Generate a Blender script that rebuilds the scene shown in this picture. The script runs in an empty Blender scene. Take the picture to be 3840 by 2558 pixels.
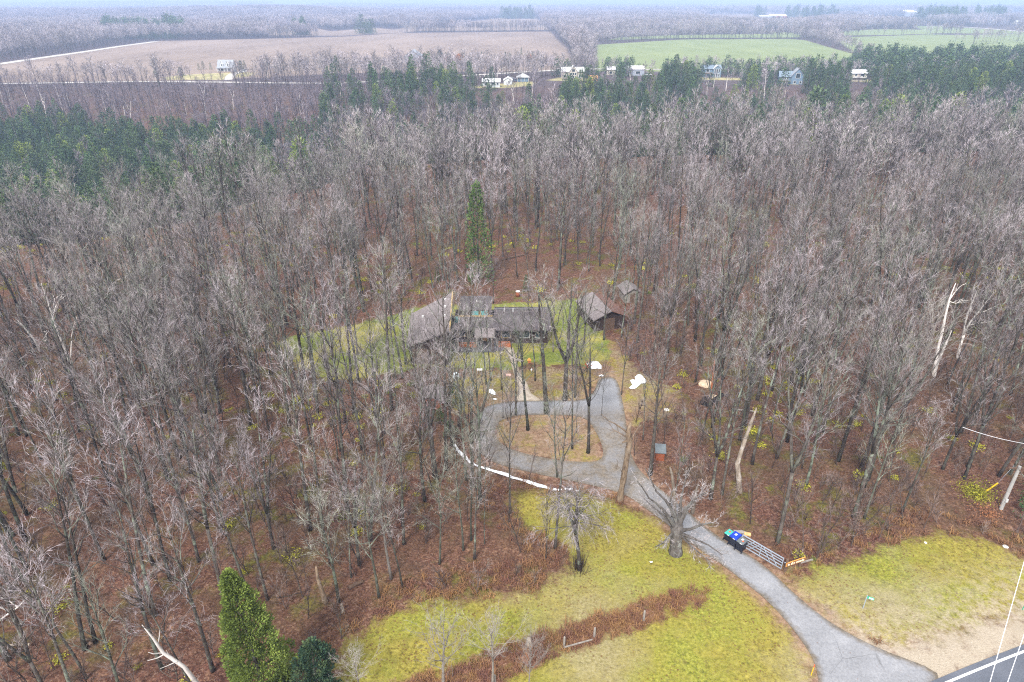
import bpy, bmesh, math, random
import numpy as np
from mathutils import Vector, Matrix, geometry
random.seed(7); np.random.seed(7)
R = math.radians
scene = bpy.context.scene
col = scene.collection

# ------------------------------------------------------------------ camera, world, sun, exposure
CAM_H, PITCH, F, CX, CY = 42.0, R(27.25), 2475.0, 1920.0, 1279.0
cam_d = bpy.data.cameras.new('camera')
cam_d.sensor_width = 36.0; cam_d.lens = 36.0 * F / 3840.0
cam_d.clip_start = 0.5; cam_d.clip_end = 40000
cam = bpy.data.objects.new('camera', cam_d); col.objects.link(cam)
cam.location = (0, 0, CAM_H); cam.rotation_euler = (R(90) - PITCH, 0, 0)
scene.camera = cam

world = bpy.data.worlds.new('World'); scene.world = world; world.use_nodes = True
wn = world.node_tree; wn.nodes.clear()
w_out = wn.nodes.new('ShaderNodeOutputWorld'); w_bg = wn.nodes.new('ShaderNodeBackground')
w_sky = wn.nodes.new('ShaderNodeTexSky'); w_mix = wn.nodes.new('ShaderNodeMix'); w_mix.data_type = 'RGBA'
w_sky.sky_type = 'NISHITA'; w_sky.sun_disc = False; w_sky.sun_elevation = R(48); w_sky.sun_rotation = R(200)
w_sky.air_density = 1.0; w_sky.dust_density = 3.0; w_sky.ozone_density = 1.0
w_mix.inputs[0].default_value = 0.82                       # an even overcast deck over the blue
w_mix.inputs[7].default_value = (11.6, 11.5, 11.9, 1)
wn.links.new(w_sky.outputs[0], w_mix.inputs[6]); wn.links.new(w_mix.outputs[2], w_bg.inputs[0])
w_bg.inputs[1].default_value = 0.058
wn.links.new(w_bg.outputs[0], w_out.inputs[0])

sun_d = bpy.data.lights.new('sun', 'SUN'); sun_d.energy = 2.0; sun_d.angle = R(14); sun_d.color = (1, .965, .92)
sun = bpy.data.objects.new('sun', sun_d); col.objects.link(sun)
sun.rotation_euler = (R(42), 0, R(-20)); sun.location = (0, 0, 200)

scene.view_settings.view_transform = 'Standard'; scene.view_settings.look = 'None'
scene.view_settings.exposure = 1.45; scene.view_settings.gamma = 1.0
scene.render.engine = 'CYCLES'
cy = scene.cycles
cy.max_bounces = 4; cy.diffuse_bounces = 1; cy.glossy_bounces = 1; cy.transmission_bounces = 2
cy.volume_bounces = 1; cy.transparent_max_bounces = 4
cy.use_denoising = False; cy.denoiser = 'OPENIMAGEDENOISE'; cy.denoising_input_passes = 'RGB_ALBEDO_NORMAL'; cy.denoising_prefilter = 'ACCURATE'
cy.sample_clamp_indirect = 4.0
scene.render.filter_size = 1.1 if hasattr(scene.render, 'filter_size') else 1.5
try: cy.filter_width = 1.15
except Exception: pass

# ------------------------------------------------------------------ helpers: picture coordinates (photo pixels) <-> ground
ct, st = math.cos(PITCH), math.sin(PITCH)
def G(px, py, z=0.0):
    a = (px - CX) / F; b = -(py - CY) / F
    dy = ct + b * st; dz = -st + b * ct
    t = (z - CAM_H) / dz
    return (a * t, dy * t)
def project(x, y, z):
    dep = y * ct - (z - CAM_H) * st
    up = (z - CAM_H) * ct + y * st
    dep = np.maximum(dep, 1e-3) if isinstance(dep, np.ndarray) else max(dep, 1e-3)
    return CX + x / dep * F, CY - up / dep * F, dep
def GP(pts, z=0.0): return np.array([G(p[0], p[1], z) for p in pts])
def sm(t): t = np.clip(t, 0, 1); return t * t * (3 - 2 * t)

EDGE_PX = [(0, 665), (260, 620), (500, 600), (700, 560), (900, 520), (1130, 490), (1300, 430), (1880, 412), (2600, 402), (3840, 388)]
EDGE = GP(EDGE_PX, 15.0)
EX = np.concatenate([[-400, -170], EDGE[:, 0], [400]]); EY = np.concatenate([[90, 95], EDGE[:, 1], [225]])
def terrain(x, y):
    x = np.asarray(x, float); y = np.asarray(y, float)
    ye = np.interp(x, EX, EY)
    yf = 382 + 9 * np.sin(x / 47.0) + 6 * np.sin(x / 19.0 + 1)
    down = sm((y - ye) / 75.0); upp = sm((y - (yf - 118)) / 118.0)
    z = -18.0 * down * (1 - upp)
    z += 2.0 * np.sin(x / 17.0) * np.sin(y / 23.0) * down * (1 - upp)
    near = np.clip(1 - np.hypot(x - 0, y - 78) / 60.0, 0, 1)
    und = .22 * np.sin(x / 9.0 + 1.3) * np.cos(y / 11.0) + .12 * np.sin(x / 4.1) * np.sin(y / 5.3 + 2)
    z += und * (1 - sm(near * 2.2)) * (y < 1e5) * np.clip((420 - y) / 60, 0, 1)
    far = sm((y - 1150) / 500.0)
    z += far * 8 * np.exp(-((x + 1400) / 480) ** 2 - ((y - 1950) / 420) ** 2)
    z += far * 15 * np.exp(-((x + 720) / 300) ** 2 - ((y - 2150) / 350) ** 2)
    z += far * 10 * np.exp(-((x + 2100) / 420) ** 2 - ((y - 2300) / 300) ** 2)
    z += far * 7 * np.exp(-((x - 1700) / 700) ** 2 - ((y - 2900) / 500) ** 2)
    z += far * 26 * np.exp(-((x + 2700) / 1500) ** 2 - ((y - 6000) / 900) ** 2)
    z += far * 16 * np.exp(-((x - 4800) / 2200) ** 2 - ((y - 6500) / 900) ** 2)
    return z
def TZ(x, y): return float(terrain(x, y))
def in_poly(x, y, P):
    x = np.asarray(x, float); y = np.asarray(y, float)
    ins = np.zeros(x.shape, bool); n = len(P)
    for i in range(n):
        x1, y1 = P[i]; x2, y2 = P[(i + 1) % n]
        if y1 == y2: continue
        c = ((y1 > y) != (y2 > y)) & (x < (x2 - x1) * (y - y1) / (y2 - y1) + x1)
        ins ^= c
    return ins
def sdf(x, y, P):                       # positive inside, metres
    x = np.asarray(x, float); y = np.asarray(y, float)
    d = np.full(x.shape, 1e9); n = len(P)
    for i in range(n):
        ax, ay = P[i]; bx, by = P[(i + 1) % n]
        vx, vy = bx - ax, by - ay; L = vx * vx + vy * vy + 1e-9
        t = np.clip(((x - ax) * vx + (y - ay) * vy) / L, 0, 1)
        d = np.minimum(d, np.hypot(x - ax - t * vx, y - ay - t * vy))
    return np.where(in_poly(x, y, P), d, -d)

ORD = ['first', 'second', 'third', 'fourth', 'fifth', 'sixth', 'seventh', 'eighth', 'ninth', 'tenth', 'eleventh', 'twelfth', 'thirteenth', 'fourteenth', 'fifteenth', 'sixteenth', 'seventeenth', 'eighteenth', 'nineteenth', 'twentieth'] + ['%d%s' % (i, {1: 'st', 2: 'nd', 3: 'rd'}.get(i % 10, 'th')) for i in range(21, 200)]
# ------------------------------------------------------------------ helpers: objects
def tag(o, label=None, cat=None, group=None, kind=None):
    if label: o['label'] = label
    if cat: o['category'] = cat
    if group: o['group'] = group
    if kind: o['kind'] = kind
    return o
def empty(name, loc, rz=0.0):
    o = bpy.data.objects.new(name, None); col.objects.link(o)
    o.location = loc; o.rotation_euler = (0, 0, rz); o.empty_display_size = .3
    return o
class MB:
    def __init__(s): s.v = []; s.f = []; s.a = []; s.m = []; s.cur = 0
    def add(s, vs, fs, a=0.0):
        b = len(s.v); s.v += [tuple(p) for p in vs]; s.a += [a] * len(vs)
        s.f += [tuple(i + b for i in f) for f in fs]; s.m += [s.cur] * len(fs)
    def box(s, x0, x1, y0, y1, z0, z1, M=None):
        vs = [(x0, y0, z0), (x1, y0, z0), (x1, y1, z0), (x0, y1, z0), (x0, y0, z1), (x1, y0, z1), (x1, y1, z1), (x0, y1, z1)]
        if M is not None: vs = [M @ Vector(p) for p in vs]
        s.add(vs, [(3, 2, 1, 0), (4, 5, 6, 7), (0, 1, 5, 4), (1, 2, 6, 5), (2, 3, 7, 6), (3, 0, 4, 7)])
    def hexa(s, b, t):                 # bottom quad, top quad (both counter-clockwise seen from above)
        s.add(list(b) + list(t), [(3, 2, 1, 0), (4, 5, 6, 7), (0, 1, 5, 4), (1, 2, 6, 5), (2, 3, 7, 6), (3, 0, 4, 7)])
    def tube(s, pts, rad, n=6, a=0.0, cap=True):
        pts = [Vector(p) for p in pts]; k = len(pts); b = len(s.v)
        up = None
        for i, p in enumerate(pts):
            t = (pts[min(i + 1, k - 1)] - pts[max(i - 1, 0)])
            if t.length < 1e-9: t = Vector((0, 0, 1))
            t.normalize()
            if up is None:
                up = Vector((1, 0, 0)) if abs(t.x) < .9 else Vector((0, 1, 0))
            u = (up - t * up.dot(t)).normalized(); w = t.cross(u); up = u
            r = rad[i] if hasattr(rad, '__len__') else rad
            for j in range(n):
                an = 2 * math.pi * j / n
                s.v.append(tuple(p + (u * math.cos(an) + w * math.sin(an)) * r)); s.a.append(a)
        for i in range(k - 1):
            for j in range(n):
                j2 = (j + 1) % n
                s.f.append((b + i * n + j, b + i * n + j2, b + (i + 1) * n + j2, b + (i + 1) * n + j)); s.m.append(s.cur)
        if cap:
            s.f.append(tuple(b + j for j in reversed(range(n)))); s.m.append(s.cur)
            s.f.append(tuple(b + (k - 1) * n + j for j in range(n))); s.m.append(s.cur)
    def bar(s, p, q, w, h=None):
        p = Vector(p); q = Vector(q); h = h or w; d = (q - p); L = d.length; d.normalize()
        side = d.cross(Vector((0, 0, 1)))
        if side.length < 1e-4: side = Vector((1, 0, 0))
        side.normalize(); u = side.cross(d)
        c = [p + side * sx * w / 2 + u * sz * h / 2 for sx, sz in ((-1, -1), (1, -1), (1, 1), (-1, 1))]
        e = [x + d * L for x in c]
        s.add(c + e, [(3, 2, 1, 0), (4, 5, 6, 7), (0, 1, 5, 4), (1, 2, 6, 5), (2, 3, 7, 6), (3, 0, 4, 7)])
    def mesh(s, name, mats, attr=None, smooth=False):
        me = bpy.data.meshes.new(name); me.from_pydata(s.v, [], s.f)
        for m in (mats if isinstance(mats, (list, tuple)) else [mats]): me.materials.append(m)
        if any(s.m): me.polygons.foreach_set('material_index', np.array(s.m, dtype=np.int32))
        if attr:
            at = me.attributes.new(attr, 'FLOAT', 'POINT'); at.data.foreach_set('value', np.array(s.a, dtype=np.float32))
        if smooth: me.polygons.foreach_set('use_smooth', np.ones(len(me.polygons), bool))
        me.update(); return me
    def build(s, name, mats, parent=None, attr=None, smooth=False, bevel=0):
        o = bpy.data.objects.new(name, s.mesh(name, mats, attr, smooth)); col.objects.link(o)
        if parent: o.parent = parent
        if bevel:
            md = o.modifiers.new('edge', 'BEVEL'); md.width = bevel; md.segments = 2; md.limit_method = 'ANGLE'
        return o

# ------------------------------------------------------------------ helpers: shaders
class SH:
    def __init__(s, name):
        s.m = bpy.data.materials.new(name); s.m.use_nodes = True; s.t = s.m.node_tree; s.t.nodes.clear()
        s.out = s.t.nodes.new('ShaderNodeOutputMaterial'); s.b = s.t.nodes.new('ShaderNodeBsdfPrincipled')
        s.t.links.new(s.b.outputs[0], s.out.inputs[0]); s.b.inputs['Roughness'].default_value = .9
        s.b.inputs['Specular IOR Level'].default_value = .2
        s.g = s.n('ShaderNodeNewGeometry'); s.pos = s.g.outputs['Position']
    def n(s, t, **k):
        x = s.t.nodes.new(t)
        for a, v in k.items(): setattr(x, a, v)
        return x
    def L(s, a, b):
        if hasattr(a, 'links'): s.t.links.new(a, b)
        elif isinstance(a, (tuple, list)): b.default_value = tuple(a) + ((1,) if len(a) == 3 and len(b.default_value) == 4 else ())
        else: b.default_value = a
    def noise(s, scale, detail=3, rough=.55, vec=None, dist=0, col_=False):
        x = s.n('ShaderNodeTexNoise'); x.inputs['Scale'].default_value = scale; x.inputs['Detail'].default_value = detail
        x.inputs['Roughness'].default_value = rough; x.inputs['Distortion'].default_value = dist
        s.L(vec if vec is not None else s.pos, x.inputs['Vector']); return x.outputs['Color' if col_ else 'Fac']
    def voro(s, scale, vec=None, out='Distance'):
        x = s.n('ShaderNodeTexVoronoi'); x.inputs['Scale'].default_value = scale
        s.L(vec if vec is not None else s.pos, x.inputs['Vector']); return x.outputs[out]
    def ramp(s, fac, stops):
        x = s.n('ShaderNodeValToRGB'); s.L(fac, x.inputs[0]); e = x.color_ramp.elements
        while len(e) < len(stops): e.new(.5)
        for i, (p, c) in enumerate(stops):
            e[i].position = p; e[i].color = (c, c, c, 1) if not isinstance(c, (tuple, list)) else tuple(c) + (1,)
        return x.outputs[0]
    def rng(s, fac, a, b, c=0., d=1.):
        x = s.n('ShaderNodeMapRange'); x.clamp = True; s.L(fac, x.inputs[0])
        for i, v in enumerate((a, b, c, d)): s.L(v, x.inputs[i + 1])
        return x.outputs[0]
    def math(s, op, a, b=0.0, c=None):
        x = s.n('ShaderNodeMath', operation=op); s.L(a, x.inputs[0]); s.L(b, x.inputs[1])
        if c is not None: s.L(c, x.inputs[2])
        return x.outputs[0]
    def mix(s, f, a, b, mode='MIX'):
        x = s.n('ShaderNodeMix', data_type='RGBA', blend_type=mode); s.L(f, x.inputs[0]); s.L(a, x.inputs[6]); s.L(b, x.inputs[7]); return x.outputs[2]
    def attr(s, name):
        x = s.n('ShaderNodeAttribute'); x.attribute_name = name; return x.outputs['Fac']
    def rand(s): return s.n('ShaderNodeObjectInfo').outputs['Random']
    def obj(s): return s.n('ShaderNodeTexCoord').outputs['Object']
    def stretch(s, vec, sc, rot=(0, 0, 0)):
        x = s.n('ShaderNodeMapping'); s.L(vec, x.inputs[0]); x.inputs['Scale'].default_value = sc; x.inputs['Rotation'].default_value = rot; return x.outputs[0]
    def bump(s, h, dist=.05, strength=.6):
        x = s.n('ShaderNodeBump'); x.inputs['Strength'].default_value = strength; x.inputs['Distance'].default_value = dist
        s.L(h, x.inputs['Height']); s.L(x.outputs[0], s.b.inputs['Normal'])
    def done(s, colr, rough=None, metal=None):
        s.L(colr, s.b.inputs['Base Color'])
        if rough is not None: s.L(rough, s.b.inputs['Roughness'])
        if metal is not None: s.L(metal, s.b.inputs['Metallic'])
        return s.m
def plain(name, c, rough=.8, metal=0., var=.25, sc=3.0, bump=0.0):
    s = SH(name); n = s.noise(sc, 4, .6, s.obj())
    c2 = tuple(x * (1 - var) for x in c); c3 = tuple(min(1, x * (1 + var)) for x in c)
    if bump: s.bump(s.noise(sc * 5, 3, .6, s.obj()), bump)
    return s.done(s.ramp(n, [(.3, c2), (.7, c3)]), rough, metal)
# ------------------------------------------------------------------ zones traced in photo pixels, laid on the ground
LAWN = GP([(1238, 2558), (1264, 2488), (1296, 2412), (1347, 2361), (1404, 2316), (1474, 2297), (1506, 2272), (1595, 2240), (1742, 2240), (1901, 2227), (2016, 2201), (2080, 2157), (2124, 2131), (2124, 2068), (2040, 2010), (1950, 1970), (1915, 1900), (1925, 1850), (2000, 1835), (2187, 1850), (2330, 1890), (2467, 1945), (2600, 2048), (2811, 2200), (2916, 2295), (3021, 2422), (3074, 2501), (3066, 2558), (3040, 2900), (1200, 2900), (1180, 2650)])
LAWN_R = GP([(2880, 2150), (2937, 2158), (3021, 2125), (3127, 2111), (3222, 2085), (3311, 2048), (3400, 2015), (3496, 1995), (3601, 2000), (3706, 2032), (3785, 2063), (3840, 2095), (4200, 2200), (4700, 2100), (4700, 2250), (3840, 2306), (3654, 2369), (3496, 2422), (3350, 2450), (3206, 2395), (3000, 2248)])
GRAVEL = GP([(3230, 2410), (3350, 2440), (3496, 2422), (3654, 2369), (3840, 2306), (4700, 2050), (4700, 2200), (3840, 2460), (3560, 2580), (3300, 2700), (3250, 2560)])
ROUGH = GP([(1882, 2558), (1933, 2514), (2060, 2469), (2156, 2425), (2284, 2393), (2411, 2348), (2507, 2310), (2634, 2272), (2650, 2215), (2538, 2221), (2411, 2259), (2284, 2291), (2156, 2342), (1997, 2386), (1869, 2431), (1774, 2476), (1582, 2533), (1519, 2558), (1200, 2680), (1700, 2700)])
HLAWN = GP([(1030, 1280), (1142, 1250), (1300, 1225), (1484, 1178), (1560, 1150), (1868, 1142), (2194, 1118), (2260, 1235), (2290, 1340), (2200, 1378), (1980, 1360), (1930, 1385), (1760, 1385), (1600, 1370), (1480, 1400), (1250, 1430), (1110, 1370)])
DRY = GP([(1690, 1570), (1690, 1430), (1780, 1390), (2200, 1372), (2290, 1270), (2400, 1400), (2560, 1480), (2540, 1560), (2360, 1590), (2340, 1540), (2300, 1440), (2240, 1430), (2200, 1510), (1900, 1520)])
ISLAND = GP([(1850, 1619), (1855, 1594), (1886, 1571), (1932, 1558), (2059, 1556), (2187, 1561), (2217, 1589), (2253, 1655), (2266, 1706), (2263, 1729), (2212, 1734), (2100, 1729), (2008, 1711), (1927, 1691), (1870, 1660)])
DRIVE = GP([(3066, 2620), (3066, 2558), (3074, 2501), (3048, 2474), (3021, 2422), (2969, 2353), (2916, 2295), (2885, 2258), (2811, 2200), (2705, 2116), (2600, 2048), (2569, 2017), (2467, 1941), (2355, 1859), (2314, 1844), (2187, 1813), (2059, 1788), (1935, 1760), (1860, 1740), (1805, 1712), (1775, 1650), (1772, 1579), (1789, 1543), (1824, 1522), (1886, 1508), (1957, 1503), (2059, 1502), (2190, 1503), (2225, 1477), (2238, 1440), (2246, 1416), (2309, 1414), (2324, 1456), (2340, 1533), (2350, 1604), (2355, 1655), (2365, 1706), (2391, 1757), (2437, 1803), (2518, 1869), (2595, 1931), (2632, 1969), (2705, 2021), (2811, 2085), (2885, 2137), (2937, 2190), (3000, 2248), (3053, 2295), (3127, 2348), (3206, 2395), (3274, 2432), (3390, 2480), (3469, 2506), (3548, 2538), (3500, 2590), (3400, 2640)])
PATH = GP([(1890, 1300), (1925, 1302), (1935, 1350), (1950, 1400), (1978, 1440), (1990, 1475), (2035, 1505), (1925, 1506), (1940, 1480), (1940, 1440), (1925, 1400), (1912, 1350)])
BROWN = [GP([(-200, 250), (0, 236), (300, 194), (585, 154), (800, 150), (1280, 138), (1500, 124), (2065, 118), (2090, 150), (2125, 180), (2150, 266), (1500, 272), (1250, 276), (1120, 284), (980, 292), (700, 302), (300, 306), (-200, 312)]),
         GP([(1560, 116), (1600, 97), (1700, 88), (1900, 66), (2005, 62), (2060, 113)]), GP([(1010, 133), (1035, 108), (1180, 104), (1240, 118), (1400, 104), (1480, 112), (1540, 99), (1560, 96), (1560, 119), (1280, 134)]),
         GP([(2620, 66), (2700, 46), (2900, 44), (3110, 62), (3110, 80), (3000, 96), (2850, 88), (2760, 96), (2660, 88)])]
GREEN = [GP([(2238, 168), (2560, 148), (2960, 146), (3020, 151), (3090, 172), (3200, 203), (3180, 262), (2900, 268), (2500, 268), (2235, 268)]),
         GP([(2330, 139), (2560, 131), (2900, 127), (2880, 118), (3002, 124), (3002, 141), (2940, 141), (2560, 143), (2280, 150)]),
         GP([(3137, 140), (3330, 135), (3530, 128), (3520, 132), (3860, 128), (4200, 140), (4200, 225), (3840, 228), (3650, 238), (3400, 242), (3300, 238), (3210, 200), (3150, 160)]),
         GP([(3137, 118), (3300, 109), (3460, 112), (3420, 97), (3520, 98), (3840, 118), (4200, 130), (4200, 139), (3860, 127), (3530, 125), (3330, 131), (3150, 134)]),
         GP([(3100, 56), (3160, 49), (3230, 58), (3230, 66), (3100, 66)]), GP([(3790, 55), (3900, 52), (3900, 75), (3785, 72)]),
         GP([(3130, 75), (3390, 64), (3390, 76), (3130, 84)])]
YARD = [GP([(600, 292), (700, 280), (800, 275), (905, 270), (950, 272), (950, 284), (830, 300), (620, 300)]),
        GP([(1740, 328), (1800, 322), (1830, 318), (1990, 305), (2000, 310), (1990, 322), (1780, 338)]), GP([(2050, 303), (2110, 288), (2220, 292), (2200, 304)]),
        GP([(2610, 290), (2790, 292), (2780, 301), (2640, 300)]), GP([(2930, 312), (2990, 312), (2985, 320)]), GP([(3190, 300), (3290, 298), (3280, 308), (3200, 306)])]

def axis(segs):
    out = []
    for a, b, st_ in segs: out += list(np.arange(a, b, st_))
    return np.array(out)
ys = axis([(-120, 12, 6), (12, 150, 1.0), (150, 250, 2), (250, 430, 4), (430, 900, 8), (900, 2600, 25), (2600, 8000, 120), (8000, 15001, 500)])
xp = axis([(0, 110, 1.0), (110, 200, 2.5), (200, 600, 8), (600, 1800, 25), (1800, 6000, 120), (6000, 13001, 500)])
xs = np.concatenate([-xp[:0:-1], xp])
XX, YY = np.meshgrid(xs, ys); ZZ = terrain(XX, YY)
nx, ny = len(xs), len(ys)
fx, fy = XX.ravel(), YY.ravel()
nearm = (fy < 260) & (np.abs(fx) < 150)
farm = (fy > 380) & (fy < 3200)
def zone(polys, mask, base=-30.0):
    d = np.full(fx.shape, base)
    for P in polys: d[mask] = np.maximum(d[mask], sdf(fx[mask], fy[mask], P))
    return np.clip(d, -30, 30)
Z = dict(lawn=zone([LAWN, LAWN_R], nearm), hlawn=zone([HLAWN], nearm), dry=zone([DRY, ISLAND], nearm), rough=zone([ROUGH], nearm),
         gravel=zone([GRAVEL], nearm), drivez=zone([DRIVE], nearm), brownf=zone(BROWN, farm), greenf=zone(GREEN, farm), yard=zone(YARD, farm))
fc = lambda k: Z[k].reshape(ny, nx)
def cell(k): a = fc(k); return (a[:-1, :-1] + a[1:, :-1] + a[:-1, 1:] + a[1:, 1:]) / 4
zid = np.zeros((ny - 1, nx - 1), int)
zid[cell('yard') > 0] = 6; zid[cell('greenf') > 0] = 5; zid[cell('brownf') > 0] = 4
zid[cell('lawn') > 0] = 1; zid[cell('hlawn') > 0] = 2; zid[cell('rough') > 0] = 7; zid[cell('gravel') > 0] = 3

# ---- ground material shared by all the pieces of the one sheet
s = SH('ground_cover')
P = s.pos
big = s.noise(.05, 4, .6); mid = s.noise(.35, 4, .65); fine = s.noise(2.2, 4, .7); grit = s.noise(7.5, 3, .8)
leafc = s.voro(8.5, out='Color'); leafv = s.rng(s.n('ShaderNodeSeparateColor').outputs[0], 0, 1)
sep = s.n('ShaderNodeSeparateColor'); s.L(leafc, sep.inputs[0])
lit = s.ramp(sep.outputs[0], [(0, (.022, .010, .007)), (.35, (.11, .044, .03)), (.65, (.24, .105, .07)), (.9, (.40, .22, .15)), (1, (.60, .42, .31))])
lit2 = s.ramp(fine, [(.3, (.04, .019, .013)), (.5, (.155, .07, .048)), (.72, (.34, .18, .125))])
litter = s.mix(.55, lit, lit2)
litter = s.mix(s.rng(s.noise(.09, 5, .7), .42, .62, 0, .55), litter, s.ramp(s.noise(4.0, 4, .8), [(.3, (.035, .022, .012)), (.5, (.17, .095, .05)), (.72, (.40, .27, .15))]))
litter = s.mix(s.rng(s.noise(.6, 4, .7), .55, .72, 0, .7), litter, s.ramp(fine, [(.3, (.03, .018, .012)), (.7, (.13, .07, .05))]))
litter = s.mix(s.math('MULTIPLY', s.rng(s.noise(1.1, 4, .75), .58, .68), .6), litter, (.42, .24, .14))
grn = s.ramp(s.noise(3.0, 3, .7), [(.35, (.06, .06, .015)), (.6, (.22, .19, .04)), (.8, (.42, .42, .06))])
litter = s.mix(s.math('MULTIPLY', s.rng(mid, .5, .62), s.rng(big, .42, .56)), litter, grn)
duff = s.ramp(fine, [(.3, (.05, .035, .022)), (.7, (.20, .14, .08))])
litter = s.mix(s.math('MULTIPLY', s.rng(s.noise(.14, 3, .6), .5, .66), .5), litter, duff)
# meadow grass: olive with straw, worn patches and fallen leaves
gr = s.ramp(s.noise(3.2, 5, .8), [(.32, (.065, .048, .012)), (.46, (.20, .17, .03)), (.6, (.33, .28, .055)), (.78, (.50, .44, .14))])
gr2 = s.ramp(s.noise(3.9, 5, .8), [(.32, (.06, .07, .012)), (.5, (.21, .215, .03)), (.75, (.41, .39, .08))])
gr3 = s.ramp(s.noise(4.6, 5, .8), [(.3, (.13, .11, .05)), (.5, (.27, .23, .12)), (.75, (.42, .37, .24))])
lawn = s.mix(s.rng(s.noise(.11, 4, .62), .46, .60), gr, gr2)
lawn = s.mix(s.math('MULTIPLY', s.rng(s.noise(.085, 4, .6, s.stretch(P, (1, 1, 1), (0, 0, 1.1))), .5, .66), .75), lawn, gr3)
nearedge = s.rng(s.attr('lawn'), 7, .5)
lf = s.math('MULTIPLY', s.rng(s.voro(3.4), .32, .15), s.rng(s.math('ADD', mid, s.math('MULTIPLY', nearedge, .16)), .46, .62))
lawn = s.mix(s.math('MULTIPLY', lf, .8), lawn, (.12, .055, .025))
lawn = s.mix(s.math('MULTIPLY', s.rng(s.noise(1.6, 5, .8), .54, .66), .55), lawn, (.10, .075, .03))
hl = s.ramp(s.noise(2.5, 4, .75), [(.3, (.06, .08, .018)), (.55, (.16, .19, .035)), (.8, (.30, .31, .07))])
hl = s.mix(s.rng(s.noise(.16, 3, .6), .45, .62), hl, s.ramp(fine, [(.3, (.20, .17, .03)), (.7, (.42, .38, .10))]))
dry = s.ramp(s.noise(3.0, 5, .85), [(.3, (.06, .04, .025)), (.5, (.21, .15, .085)), (.72, (.42, .35, .23))])
dry = s.mix(s.rng(s.noise(.45, 4, .7), .48, .6, 0, .8), dry, s.ramp(s.noise(4.4, 4, .8), [(.3, (.06, .05, .015)), (.5, (.19, .17, .05)), (.72, (.38, .35, .12))]))
dry = s.mix(s.rng(mid, .5, .62), dry, gr); dry = s.mix(s.math('MULTIPLY', s.rng(s.noise(.28, 4, .6), .48, .6), .6), dry, litter)
rgh = s.ramp(s.noise(3.3, 5, .85), [(.3, (.035, .015, .012)), (.5, (.15, .075, .035)), (.64, (.30, .17, .06)), (.8, (.40, .30, .10))])
rgh = s.mix(s.rng(s.noise(.22, 3, .6), .42, .58), rgh, litter)
grv = s.ramp(s.noise(9, 5, .9), [(.25, (.22, .18, .13)), (.5, (.37, .315, .24)), (.8, (.54, .48, .39))])
grv = s.mix(s.rng(s.noise(.3, 4, .6), .5, .75), grv, (.33, .28, .21))
brn = s.ramp(s.noise(.35, 4, .7, s.stretch(P, (1, .16, 1), (0, 0, .25))), [(.3, (.12, .09, .07)), (.5, (.185, .14, .11)), (.72, (.27, .215, .18))])
brn = s.mix(s.rng(s.noise(.012, 4, .6, s.stretch(P, (1, .35, 1))), .4, .62, 0, .6), brn, (.30, .235, .19))
gf = s.ramp(s.noise(.05, 4, .6, s.stretch(P, (1, .3, 1))), [(.3, (.15, .19, .075)), (.7, (.21, .25, .105))])
yrd = s.ramp(s.noise(.2, 3, .6), [(.3, (.20, .20, .07)), (.7, (.42, .36, .2))])
def edge(name, amp=1.6, sc=.45, w=.35, off=0.0):
    n_ = s.math('SUBTRACT', s.noise(sc, 5, .72), .5)
    v = s.math('ADD', s.attr(name), s.math('MULTIPLY', n_, amp * 2.2))
    return s.rng(s.math('ADD', v, off), -w, w)
fsep = s.n('ShaderNodeSeparateXYZ'); s.L(s.pos, fsep.inputs[0])
c = s.mix(s.rng(fsep.outputs[1], 290, 400), litter, s.ramp(s.noise(.3, 4, .7), [(.3, (.07, .05, .052)), (.6, (.15, .115, .115)), (.8, (.20, .175, .14))]))
vd = s.n('ShaderNodeVectorMath', operation='SCALE'); s.L(c, vd.inputs[0]); vd.inputs['Scale'].default_value = .66; c = vd.outputs[0]
c = s.mix(edge('dry', 2.5), c, dry)
c = s.mix(edge('hlawn', 2.2), c, hl)
c = s.mix(edge('lawn', 2.6, .6, .7, -.3), c, lawn)
c = s.mix(edge('rough', 1.8), c, rgh)
# leaf drift and bare soil along the drive edge
dz = s.attr('drivez')
nearv = s.math('MULTIPLY', s.rng(dz, -1.3, -.2), s.rng(s.noise(.9, 4, .7), .38, .55))
c = s.mix(s.math('MULTIPLY', nearv, .75), c, s.ramp(fine, [(.3, (.16, .085, .05)), (.7, (.40, .27, .19))]))
vrg = s.math('MULTIPLY', s.rng(s.attr('gravel'), -6, -.3), s.rng(s.noise(1.3, 5, .8), .40, .58))
c = s.mix(s.math('MULTIPLY', vrg, .75), c, s.ramp(s.noise(5, 4, .8), [(.3, (.22, .17, .11)), (.55, (.44, .37, .28)), (.8, (.62, .56, .48))]))
c = s.mix(edge('gravel', 3.2, .9, .9), c, grv)
c = s.mix(edge('brownf', 3, .05, 2), c, brn)
c = s.mix(edge('greenf', 3, .05, 2), c, gf)
c = s.mix(edge('yard', 3, .05, 2), c, yrd)
s.bump(s.math('ADD', s.math('MULTIPLY', fine, .7), grit), .10, .8)
M_GROUND = s.done(c, .95)

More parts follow.
